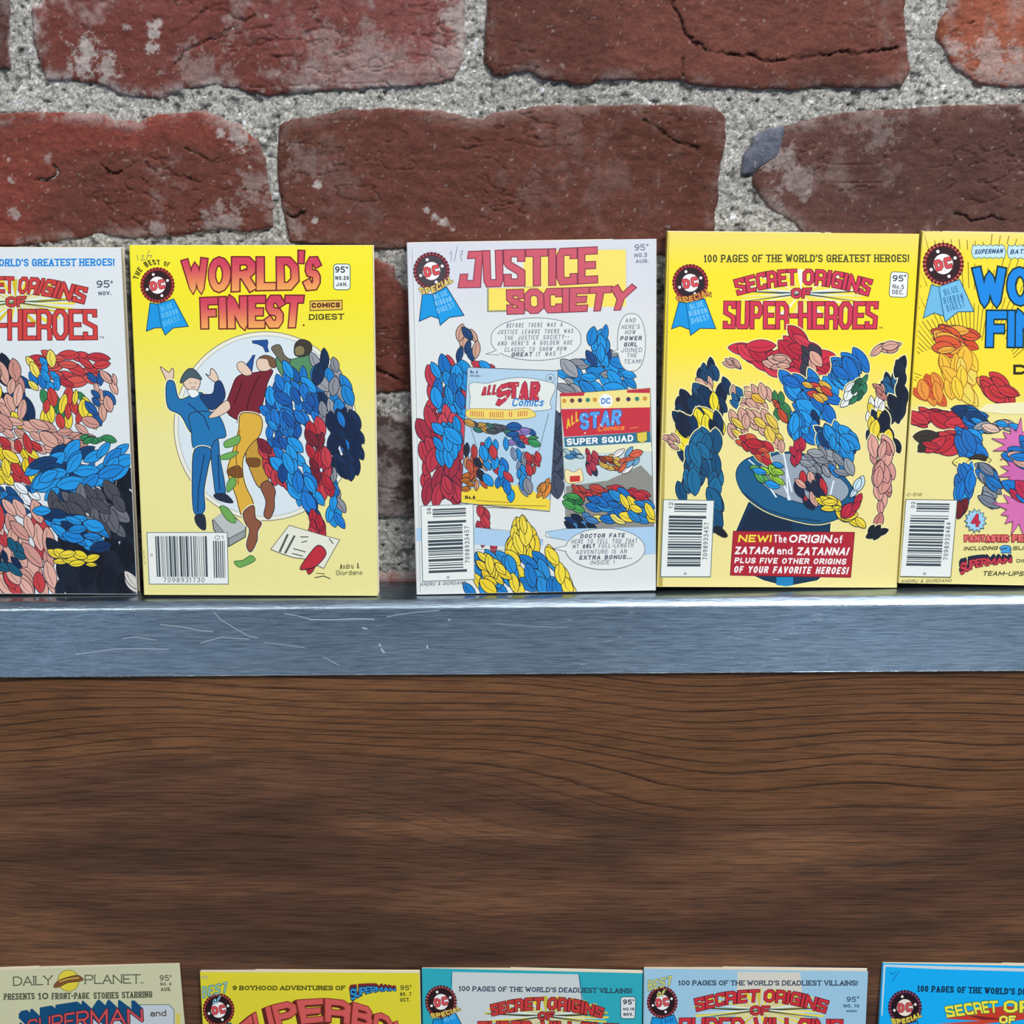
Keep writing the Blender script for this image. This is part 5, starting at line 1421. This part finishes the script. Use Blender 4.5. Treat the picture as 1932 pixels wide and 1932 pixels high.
b.poly(B4((890, 1170), (1010, 1170), (1010, 1228), (960, 1236), (890, 1226)), (30, 130, 186))
b.begin('caption_box', 'red caption box with white slanted capitals')
b.quad(*B4((582, 842), (1448, 850), (1420, 1172), (560, 1156)), (176, 36, 52), (120, 24, 40), 1.4)
cw = (244, 242, 240)
b.text('NEW!', B4((614, 920), (852, 920)), B4((614, 866), (848, 868)), 3.2, (246, 222, 70), gap=.34, slant=.18)
b.text('The', B4((872, 922), (962, 924)), B4((872, 866), (962, 868)), 2.2, cw, gap=.34)
b.text('ORIGIN', B4((976, 924), (1280, 928)), B4((976, 866), (1284, 868)), 3.4, cw, gap=.28, slant=.16)
b.text('of', B4((1300, 928), (1364, 928)), B4((1300, 874), (1364, 872)), 2.3, cw, gap=.3)
b.text('ZATARA', B4((590, 1006), (870, 1006)), B4((590, 952), (880, 954)), 3.2, cw, gap=.26, slant=.18)
b.text('and', B4((894, 1008), (1004, 1008)), B4((894, 954), (1004, 954)), 2.3, cw, gap=.3)
b.text('ZATANNA!', B4((1034, 1014), (1396, 1014)), B4((1034, 956), (1406, 958)), 3.2, cw, gap=.26, slant=.18)
b.text('PLUS FIVE OTHER ORIGINS', B4((588, 1070), (1384, 1080)), B4((588, 1030), (1386, 1038)), 2.5, cw, gap=.36, slant=.18)
b.text('OF YOUR FAVORITE HEROES!', B4((584, 1138), (1396, 1150)), B4((584, 1090), (1402, 1098)), 2.8, cw, gap=.34, slant=.18)
b.begin('barcode')
b.barcode(*B4((82, 616), (444, 622), (418, 1166), (62, 1166)), False, 12, '7098933457', '12')
b.begin('issue_lettering'); b.tline('C-509', *B4((40, 1110))[0], *B4((52, 850))[0], 5, 1, (110, 104, 60), gap=.5)
b.flush()

# ================= fifth book: yellow with rays
b = Book(*UP[4], 0.0, 'yellow digest with thin dark rays and blue title at the right edge', GU,
         lambda x, y: lerp3(lerp3((242, 226, 130), (250, 224, 56), (y-440)/40), (238, 226, 152), (y-720)/70), (204, 180, 90))
b.begin('cover_rays', 'thin dark rays printed over the top half')
vx, vy = 1835, 742
for i in range(120):
    a = math.radians(i*3.0+1)
    if math.sin(a) > .30: continue
    k = (i*37) % 40
    for r0, r1 in [(100+k, 160+k), (185+k, 235+k), (262+k*.7, 420)]:
        n_ = 8; seg = []
        for q in range(n_+1):
            r_ = r0+(r1-r0)*q/n_; x, y = vx+r_*math.cos(a), vy+r_*math.sin(a)
            if 439 < y < 800 and 1741-(y-438)*.07 < x < 2200-(y-438)*.09: seg.append((x, y))
        if len(seg) > 1: b.line([seg[0], seg[-1]], 1.3, (112, 84, 16))
b.badge(*A5((468, 408))[0], 39.5, dark=(50, 26, 28), red=(160, 40, 56), bead=(214, 110, 92), tilt=-14)
b.ribbon(A5((350, 612), (424, 632), (474, 922), (380, 890), (270, 942)), A5((424, 632), (630, 560), (772, 876), (612, 880), (488, 978), (472, 922)), A5((424, 632), (474, 922)),
         [(*A5((484, 720), (624, 680)), 12), (*A5((480, 806), (670, 762)), 13), (*A5((512, 878), (686, 830)), 13)], col=(112, 186, 226), dk=(40, 100, 150), tc=(40, 96, 150), ink=(30, 80, 110))
b.begin('name_plates', 'jagged pale blue plates with two names')
def jag(x0, x1, y0, y1, n=12):
    P = []
    for i in range(n): P.append((x0+(x1-x0)*i/(n-1), y0+(6 if i % 2 else -10)))
    P.append((x1+14, (y0+y1)/2))
    for i in range(n): P.append((x1-(x1-x0)*i/(n-1), y1+(-6 if i % 2 else 10)))
    P.append((x0-14, (y0+y1)/2)); return P
b.shape(A5(*jag(760, 1070, 226, 346)), (196, 226, 240), (50, 120, 130), 1.3, smooth=False); b.shape(A5(*jag(1112, 1440, 228, 350)), (196, 226, 240), (50, 120, 130), 1.3, smooth=False)
b.tline('SUPERMAN', *A5((774, 312))[0], *A5((1050, 302))[0], 9, 1.9, (30, 80, 120), gap=.28, slant=.3); b.tline('BATMAN', *A5((1124, 312))[0], *A5((1400, 304))[0], 9, 1.9, (30, 80, 120), gap=.28, slant=.3)
b.begin('title_lettering', 'large blue title with dark green edges')
tb = (22, 136, 226); to = (6, 50, 56)
b.text("WORLD'S", A5((780, 812), (1600, 812), (2440, 808)), A5((764, 446), (1600, 446), (2500, 446)), 14.5, tb, outline=to, ow=3.2, gap=.10)
b.text('FINEST', A5((890, 1222), (1500, 1222), (2230, 1222)), A5((900, 872), (1500, 872), (2260, 872)), 14, tb, outline=to, ow=3.2, gap=.10)
b.begin('digest_lettering'); b.tline('DIGEST', *A5((1158, 1498))[0], *A5((1900, 1496))[0], 19, 5, (50, 40, 16), gap=.25)
b.begin('cover_art', 'orange, red and blue leaf-shaped cut-outs with pink bursts')
b.leaves(A5((380, 1100), (560, 1010), (760, 1080), (830, 1300), (700, 1250), (420, 1330)), 22, 40, [(222, 90, 50), (214, 76, 44), (240, 170, 60)], 131, 20)
b.leaves(A5((430, 1330), (800, 1300), (800, 1600), (720, 1760), (480, 1640)), 18, 44, [(246, 208, 60), (244, 192, 60), (240, 214, 90)], 132, 70, ink=(150, 90, 30))
b.leaves(A5((250, 1560), (460, 1500), (480, 1760), (160, 1720)), 10, 40, [(238, 150, 60), (222, 90, 50)], 133, 50, ink=(150, 80, 30))
b.leaves(A5((820, 1540), (1040, 1500), (1240, 1700), (900, 1780)), 14, 40, [(206, 56, 60), (238, 140, 70), (206, 56, 60)], 134, 40)
b.poly(B5((800, 30), (900, -40), (1264, -60), (1700, 0), (1700, 60), (1100, 60)), (240, 234, 190))
b.leaves(B5((140, 0), (640, 40), (760, 160), (560, 230), (380, 130), (170, 190)), 20, 42, [(204, 54, 66), (190, 44, 56)], 135, 10, halo=(246, 238, 180))
b.leaves(B5((240, 260), (560, 240), (600, 420), (300, 430)), 12, 42, [(204, 54, 66), (190, 44, 56), (60, 52, 40)], 136, 170, halo=(246, 238, 180))
b.leaves(B5((380, -20), (760, 0), (860, 60), (860, 240), (780, 230), (600, 60)), 14, 38, [(20, 100, 170), (16, 60, 110), BLU], 137, 20)
b.leaves(B5((780, 100), (1040, 130), (1240, 150), (1200, 210), (900, 240), (800, 240)), 11, 30, [GRY, SKY, (226, 190, 176), (150, 156, 164)], 138, 0)
b.leaves(B5((580, 200), (860, 240), (860, 480), (620, 480)), 18, 40, [BLU, (30, 110, 190), SKY], 139, 60)
b.leaves(B5((600, 490), (880, 470), (860, 560), (620, 590)), 8, 30, [(176, 40, 46), (236, 226, 120), (60, 50, 40)], 140, 10)
b.leaves(B5((620, 590), (780, 600), (760, 840), (680, 960), (590, 900)), 14, 40, [BLU, (30, 110, 190), SKY], 141, 80, halo=(246, 238, 180))
b.leaves(B5((600, 930), (690, 960), (620, 1100), (598, 1130)), 4, 30, [(120, 30, 36)], 142, 110)
b.leaves(B5((840, 500), (1060, 660), (1020, 760), (940, 860), (980, 980), (830, 930), (900, 760), (800, 620)), 18, 36, [(120, 128, 144), (140, 148, 160), (30, 120, 196)], 143, 50, halo=(246, 238, 180))
def burst(cx, cy, r, n, seed_, col):
    rd = random.Random(seed_); P = []
    for i in range(n*2):
        a = math.pi*i/n; q = r*(rd.uniform(.8, 1.25) if i % 2 == 0 else .55)
        P.append((cx+q*math.cos(a), cy+q*math.sin(a)))
    b.shape(B5(*P), col, (120, 60, 100), 1.3, smooth=False)
burst(1200, 360, 230, 13, 1, (214, 112, 176)); burst(1230, 620, 220, 13, 2, (206, 104, 172)); burst(1230, 1000, 250, 13, 3, (214, 112, 176))
b.leaves(B5((1000, 430), (1500, 280), (1500, 640), (1060, 540)), 16, 40, [BLU, (30, 110, 190), SKIN], 144, 30)
b.leaves(B5((1090, 760), (1500, 700), (1500, 960), (1160, 900)), 14, 44, [BLU, (30, 110, 190), (190, 44, 80)], 145, 30)
b.begin('number_burst', 'small pale blue burst with a red figure 4')
P = []
for i in range(26):
    a = 2*math.pi*i/26; q = 1.18 if i % 2 else .88
    P.append((785+92*q*math.cos(a), 1108+100*q*math.sin(a)))
b.shape(B5(*P), (158, 206, 236), (40, 90, 110), 1.3, smooth=False)
b.text('4', B5((744, 1166), (828, 1166)), B5((744, 1042), (828, 1042)), 4.6, (196, 40, 70), outline=(110, 20, 50), ow=.8)
b.begin('caption_lettering')
b.tline('FANTASTIC', *B5((676, 1316))[0], *B5((1110, 1312))[0], 12, 3.3, (226, 110, 110), outline=(150, 30, 36), ow=1.5, gap=.2); b.tline('FEATURES', *B5((1146, 1312))[0], *B5((1640, 1312))[0], 12, 3.3, (226, 110, 110), outline=(150, 30, 36), ow=1.5, gap=.2)
b.tline('INCLUDING', *B5((668, 1404))[0], *B5((1000, 1398))[0], 7.5, 1.7, (70, 66, 40), gap=.3, slant=.3); b.tline('SUPER STARS', *B5((1150, 1400))[0], *B5((1700, 1396))[0], 7.5, 1.7, (70, 66, 40), gap=.3, slant=.3)
b.text('2', B5((1024, 1424), (1132, 1424)), B5((1034, 1356), (1132, 1356)), 4, (70, 160, 220), outline=(16, 60, 120), ow=1.3)
b.text('SUPERMAN', B5((640, 1640), (780, 1570), (940, 1545), (1140, 1520)), B5((640, 1530), (780, 1490), (940, 1478), (1140, 1475)), 2.4, (216, 70, 84), outline=(110, 20, 36), ow=1.6, gap=.1, shadow=((24, 40, 66), -2, -6, 5))
b.tline('DISCOVERS', *B5((1190, 1522))[0], *B5((1560, 1522))[0], 6.5, 1.5, (80, 80, 50), gap=.35); b.tline('TEAM-UPS!', *B5((852, 1652))[0], *B5((1270, 1656))[0], 9, 1.9, (70, 70, 40), gap=.3, slant=.3)
b.begin('issue_lettering'); b.tline('C-516', *B5((108, 868))[0], *B5((252, 866))[0], 6, 1.1, (110, 106, 60), gap=.35, slant=.2)
b.begin('barcode')
b.barcode(*B5((98, 898), (604, 906), (540, 1664), (30, 1656)), False, 14, '7098932484', '02', border=(90, 96, 70))
b.begin('signature_lettering'); b.tline('ANDRU & GIORDANO', *B5((46, 1722))[0], *B5((548, 1716))[0], 6, 1.1, (110, 106, 70), gap=.35, slant=.3)
b.flush()

# ================= lower row
b = Book(*LO[0], ZLOW, 'cream digest with a yellow globe, leftmost of the lower row', GL, lambda x, y: (206, 206, 168), (190, 186, 150))
dk = (84, 84, 66)
b.begin('title_lettering', 'DAILY and PLANET in thin slab capitals')
b.tline('DAILY', *L6((120, 290))[0], *L6((480, 280))[0], 17.5, 2.0, dk, slab=True, gap=.20); b.tline('PLANET', *L6((772, 274))[0], *L6((1280, 268))[0], 17.5, 2.0, dk, slab=True, gap=.20)
b.tline('TM', *L6((1274, 270))[0], *L6((1310, 270))[0], 3, .7, dk)
b.begin('globe_emblem', 'yellow globe with a brown band around it')
c = L6((624, 242))[0]; b.disc(*c, 20.5, (120, 110, 50)); b.disc(*c, 19.4, (228, 210, 66))
b.shape(L6((488, 300), (520, 250), (600, 215), (700, 192), (735, 205), (762, 232), (720, 250), (620, 262), (540, 300)), (128, 84, 44), (90, 60, 30), 1)
b.line(L6((540, 252), (620, 228), (720, 215)), 2.2, (214, 186, 80))
b.begin('tagline_lettering')
b.tline('PRESENTS', *L6((36, 418))[0], *L6((316, 412))[0], 12, 2.3, dk, slab=True, gap=.2); b.tline('10', *L6((346, 414))[0], *L6((442, 412))[0], 12.5, 2.6, dk, slab=True, gap=.2)
b.tline('FRONT-PAGE', *L6((472, 412))[0], *L6((812, 408))[0], 12, 2.3, dk, slab=True, gap=.2); b.tline('STORIES', *L6((852, 408))[0], *L6((1082, 404))[0], 12, 2.3, dk, slab=True, gap=.2); b.tline('STARRING', *L6((1112, 402))[0], *L6((1388, 396))[0], 12, 2.3, dk, slab=True, gap=.2)
b.begin('price_lettering')
b.tline('95', *L6((1456, 246))[0], *L6((1540, 244))[0], 11, 1.8, (96, 92, 76), gap=.3); b.tline('^', *L6((1546, 222))[0], *L6((1562, 222))[0], 6, 1.1, (96, 92, 76))
b.tline('NO. 6', *L6((1460, 288))[0], *L6((1562, 286))[0], 6, 1.3, (96, 92, 76), gap=.35); b.tline('AUG.', *L6((1466, 338))[0], *L6((1562, 336))[0], 7, 1.6, (96, 92, 76), gap=.35)
b.begin('name_logo', 'red arched name with deep blue block shading')
b.shape(L6((1240, 462), (1540, 460), (1586, 510), (1590, 1100), (200, 1100), (200, 800)), (196, 206, 212), (90, 110, 100), 1.3, smooth=False)
b.text('SUPERMAN', L6((260, 740), (560, 690), (900, 660), (1306, 612)), L6((250, 600), (560, 545), (900, 500), (1300, 500)), 3.6, (208, 80, 84), outline=(70, 24, 50), ow=1.2, gap=.22, shadow=((14, 76, 120), -16, -15, 14))
b.text('SUPERMAN', L6((260, 740), (560, 690), (900, 660), (1306, 612)), L6((250, 600), (560, 545), (900, 500), (1300, 500)), 3.6, (208, 80, 84), outline=(60, 20, 40), ow=1.2, gap=.22)
b.tline('and', *L6((1370, 570))[0], *L6((1516, 566))[0], 12, 2.1, (90, 84, 70), gap=.25, slab=True)
b.poly(L6((1600, 545), (1640, 545), (1720, 2700), (1660, 2700)), (216, 200, 90))
b.begin('cover_art', 'leaf-shaped colour cut-outs')
b.leaves([(0, 1960), (350, 1960), (370, 2350), (0, 2350)], 50, 60, [BLU, RED, GRY, YEL], 160); b.flush()

b = Book(*LO[1], ZLOW, 'yellow digest with a red arched title in the lower row', GL, lambda x, y: (226, 214, 52), (196, 184, 70))
b.begin('cover_crease', 'scuffed pale top corner'); b.poly(L7((80, 180), (140, 178), (144, 240), (132, 200), (90, 205)), (196, 190, 120))
b.begin('tagline_lettering')
b.tline('9 BOYHOOD ADVENTURES OF', *L7((346, 300))[0], *L7((1280, 300))[0], 8.8, 2.1, (84, 78, 22), slab=True, gap=.24)
b.begin('name_logo', 'small blue curved name with dark red shading')
b.text('SUPERMAN', L7((1330, 385), (1440, 330), (1560, 310), (1695, 305)), L7((1320, 290), (1440, 272), (1560, 270), (1695, 284)), 2.1, (60, 160, 220), outline=(16, 50, 90), ow=1.6, gap=.1, shadow=((120, 40, 40), -1, -5, 4))
b.begin('price_lettering')
b.tline('95', *L7((1734, 300))[0], *L7((1808, 300))[0], 9.5, 1.7, (90, 84, 30), gap=.3); b.tline('^', *L7((1812, 284))[0], *L7((1828, 284))[0], 6, 1, (90, 84, 30))
b.tline('NO. 7', *L7((1734, 348))[0], *L7((1826, 346))[0], 7, 1.5, (90, 84, 30), gap=.35); b.tline('OCT.', *L7((1734, 396))[0], *L7((1820, 394))[0], 7.5, 1.6, (90, 84, 30), gap=.35)
b.begin('title_lettering')
sb = L7((440, 760), (600, 660), (850, 590), (1130, 560), (1400, 600), (1600, 680), (1760, 800)); st = L7((400, 590), (560, 470), (800, 395), (1130, 370), (1420, 420), (1640, 520), (1820, 640))
b.text('SUPERBOY', sb, st, 9.5, (214, 92, 88), outline=(130, 44, 30), ow=1.4, font=BLOCK, gap=.16, shadow=((90, 34, 20), -6, 3, 5))
b.badge(*L7((230, 462))[0], 30.5, dark=(36, 20, 22), red=(150, 44, 42), bead=(200, 90, 70), tilt=-10)
b.begin('badge_lettering', 'pale blue BEST OF script over the rosette')
b.text('BEST', L7((90, 365), (190, 340), (300, 318)), L7((80, 275), (180, 258), (300, 232)), 2.4, (150, 206, 200), outline=(50, 100, 80), ow=1, slant=.2, gap=.3)
b.text('of', L7((180, 420), (232, 400)), L7((175, 366), (240, 348)), 2, (150, 206, 220), outline=(40, 80, 100), ow=.8, slant=.2)
b.ribbon([(393, 1932), (412, 1934), (420, 1990), (395, 1992)], [(412, 1934), (436, 1930), (450, 1986), (420, 1996)], [(412, 1934), (420, 1990)], [])
b.begin('cover_art', 'leaf-shaped colour cut-outs'); b.leaves([(430, 2010), (780, 2010), (790, 2350), (420, 2350)], 45, 60, [BLU, RED, SKIN, GRN], 161); b.flush()

def villain(b, f, tag_line, tg, sec_b, sec_t, of, sup_b, sup_t, fill, out, r1, r2, bu):
    b.begin('tagline_lettering'); b.tline(tag_line, *f(tg[0])[0], *f(tg[1])[0], tg[2], tg[3], tg[4], slab=True, gap=.24)
    origins_title(b, sec_b, sec_t, of, sup_b, sup_t, 'SUPER-VILLAINS', fill, out, r1, r2, bu, t1=4.6, t2=5.6, ow=1.3)

def bands8(x, y):
    return (46, 172, 188)
b = Book(*LO[2], ZLOW, 'teal digest with a pale grey centre band, third from left in the lower row', GL, bands8, (60, 150, 160))
b.begin('pale_band'); b.poly(L8((322, 148), (1368, 168), (1440, 600), (1460, 2600), (300, 2600)), (206, 214, 214)); b.line(L8((1370, 168), (1400, 400), (1450, 640)), 1.4, (24, 70, 110)); b.line(L8((320, 148), (310, 260)), 1.4, (30, 110, 130))
b.poly(L8((62, 130), (72, 130), (72, 700), (62, 700)), (180, 210, 210))
villain(b, L8, "100 PAGES OF THE WORLD'S DEADLIEST VILLAINS!", [(376, 306), (1810, 326), 9.5, 1.9, (44, 62, 84)],
        L8((650, 512), (850, 475), (1090, 458), (1330, 480), (1560, 528)), L8((636, 420), (850, 375), (1100, 360), (1340, 375), (1582, 450)),
        dict(c=L8((1100, 515))[0], rx=118, ry=38, b=L8((1035, 545), (1160, 545)), t=L8((1035, 480), (1166, 478))), L8((520, 740), (1100, 745), (1720, 750)), L8((535, 560), (1100, 555), (1700, 578)),
        (206, 60, 56), (90, 30, 36), (236, 214, 60), (206, 190, 70), (70, 70, 40))
b.begin('price_box'); b.quad(*L8((1716, 354), (1842, 354), (1836, 536), (1718, 534)), (226, 232, 232), (30, 80, 90), 1.4, r=4)
b.tline('95', *L8((1736, 418))[0], *L8((1810, 418))[0], 9.5, 2, (50, 56, 64), gap=.3); b.tline('^', *L8((1814, 402))[0], *L8((1830, 402))[0], 6, 1, (50, 56, 64)); b.tline('NO.19', *L8((1738, 468))[0], *L8((1828, 468))[0], 5.5, 1.3, (50, 56, 64), gap=.3); b.tline('NOV.', *L8((1740, 514))[0], *L8((1822, 514))[0], 6.5, 1.5, (50, 56, 64), gap=.35)
b.badge(*L8((228, 396))[0], 30.5, dark=(44, 20, 22), red=(140, 40, 46), bead=(190, 110, 110))
b.ribbon(L8((165, 545), (235, 540), (260, 760), (120, 740)), L8((235, 540), (350, 490), (460, 700), (260, 760)), L8((235, 540), (260, 760)), [(*L8((262, 560), (352, 532)), 9)], tc=(120, 200, 240))
b.begin('badge_lettering', 'yellow SPECIAL lettering across the rosette'); b.text('SPECIAL', L8((150, 530), (240, 520), (320, 490), (392, 462)), L8((140, 492), (230, 482), (310, 455), (376, 425)), 2.2, (230, 206, 90), outline=(110, 60, 30), ow=1, gap=.34)
b.begin('cover_art', 'leaf-shaped colour cut-outs'); b.leaves([(820, 2000), (1190, 2000), (1190, 2350), (820, 2350)], 45, 60, [GRN, RED, SKIN, MAR], 162); b.flush()

b = Book(*LO[3], ZLOW, 'light blue digest with cream band, right of the teal one', GL, lambda x, y: (160, 202, 226), (150, 190, 214))
b.begin('pale_band'); b.poly(L9((804, 140), (1302, 146), (1340, 600), (1360, 2600), (700, 2600), (790, 500)), (218, 214, 200))
villain(b, L9, "100 PAGES OF THE WORLD'S DEADLIEST VILLAINS!", [(336, 248), (1756, 250), 9.5, 1.9, (44, 60, 84)],
        L9((480, 455), (720, 400), (990, 378), (1240, 402), (1500, 468)), L9((460, 355), (720, 300), (1000, 282), (1260, 300), (1530, 372)),
        dict(c=L9((980, 445))[0], rx=126, ry=40, b=L9((905, 482), (1056, 482)), t=L9((910, 412), (1060, 412))), L9((330, 700), (980, 700), (1640, 720)), L9((345, 508), (980, 505), (1640, 520)),
        (212, 50, 60), (96, 24, 40), (240, 222, 66), (216, 200, 80), (80, 80, 40))
b.begin('price_lettering'); b.tline('95', *L9((1668, 380))[0], *L9((1744, 380))[0], 10, 1.8, (60, 90, 120), gap=.3); b.tline('^', *L9((1750, 362))[0], *L9((1768, 362))[0], 6, 1.1, (60, 90, 120))
b.tline('NO. 10', *L9((1644, 424))[0], *L9((1768, 424))[0], 6.5, 1.5, (60, 90, 120), gap=.35); b.tline('MARCH', *L9((1668, 460))[0], *L9((1748, 460))[0], 4, 1.1, (60, 90, 120), gap=.35)
b.badge(*L9((208, 382))[0], 29.5, dark=(40, 20, 24), red=(140, 40, 50), bead=(190, 100, 110), tilt=-8)
b.ribbon(L9((130, 500), (200, 512), (220, 700), (80, 700)), L9((200, 512), (300, 480), (380, 680), (220, 700)), L9((200, 512), (220, 700)), [(*L9((232, 548), (300, 535)), 8)], tc=(20, 80, 140))
b.begin('badge_lettering', 'pale yellow BEST OF script over the rosette')
b.text('BEST', L9((96, 290), (180, 270), (280, 246)), L9((84, 212), (170, 200), (284, 172)), 2.3, (226, 222, 120), outline=(90, 110, 70), ow=1, slant=.2, gap=.3); b.text('of', L9((165, 340), (222, 330)), L9((160, 292), (226, 280)), 2, (226, 222, 120), outline=(90, 100, 50), ow=.8, slant=.2)
b.begin('cover_art', 'leaf-shaped colour cut-outs'); b.leaves([(1230, 2000), (1610, 2000), (1610, 2350), (1230, 2350)], 45, 60, [BLU, RED, SKIN, GRY], 163); b.flush()

b = Book(*LO[4], ZLOW, 'bright blue digest with yellow title, right end of the lower row', GL,
         lambda x, y: (14, 176, 246), (120, 190, 224))
b.begin('worn_edge', 'whitened worn strip along the top and spine')
b.poly(L10((172, 262), (1932, 312), (1932, 352), (900, 322), (205, 290), (200, 330), (165, 900), (150, 900)), (206, 218, 226))
b.begin('tagline_lettering'); b.tline("100 PAGES OF THE WORLD'S DEADLIEST VILLAINS!", *L10((600, 602))[0], *L10((2780, 668))[0], 12, 2.6, (10, 52, 82), slab=True, gap=.24)
b.begin('title_lettering', 'yellow arched title over red rays')
b.poly(L10((960, 940), (1280, 830), (1700, 780), (2100, 800), (2500, 860), (1700, 985)), (206, 60, 40)); b.poly(L10((850, 1000), (1500, 960), (1640, 980), (1400, 1010)), (206, 70, 50))
for i in range(5): b.line(L10((1640, 940), (1240+i*40, 900+i*12)), 1.4, (120, 30, 30))
b.text('SECRET ORIGINS', L10((970, 925), (1340, 880), (1640, 862), (2200, 880), (2700, 970)), L10((940, 790), (1300, 735), (1640, 712), (2200, 730), (2760, 830)), 4.8, (246, 236, 70), outline=(40, 110, 70), ow=1.2, font=BLOCK, gap=.24)
b.text('OF', L10((1620, 1000), (1830, 1000)), L10((1625, 900), (1830, 900)), 4.2, (246, 236, 90), outline=(60, 60, 40), ow=1.2, font=BLOCK, gap=.2)
b.text('SUPER-VILLAINS', L10((800, 1250), (2800, 1280)), L10((820, 1040), (2800, 1060)), 6, (246, 236, 70), outline=(40, 110, 70), ow=1.2, font=BLOCK, gap=.1)
b.badge(*L10((445, 800))[0], 32.5, dark=(36, 16, 24), red=(110, 36, 60), bead=(160, 80, 130), white=(240, 232, 214), tilt=-4)
b.begin('badge_lettering', 'yellow SPECIAL lettering across the rosette'); b.text('SPECIAL', L10((285, 1000), (420, 1000), (540, 965), (655, 910)), L10((270, 935), (405, 940), (520, 905), (640, 850)), 2.4, (232, 216, 80), outline=(110, 80, 30), ow=1, gap=.34)
b.ribbon(L10((300, 1010), (400, 1020), (440, 1300), (260, 1280)), L10((400, 1020), (600, 970), (700, 1240), (440, 1300)), L10((400, 1020), (440, 1300)), [])
tilt_note(b, L10, [[(255, 350), (280, 385), (330, 360)], [(378, 335), (292, 470)]], 1.6, (20, 120, 180))
b.begin('cover_art', 'leaf-shaped colour cut-outs'); b.leaves([(1690, 2010), (2030, 2010), (2030, 2340), (1690, 2340)], 40, 60, [GRN, RED, SKIN, MAR], 164); b.flush()

ledge('metal_shelf', ZLOW-0.0008, -0.038, YP, 0.0385, 'lower steel ledge under the second row of books')
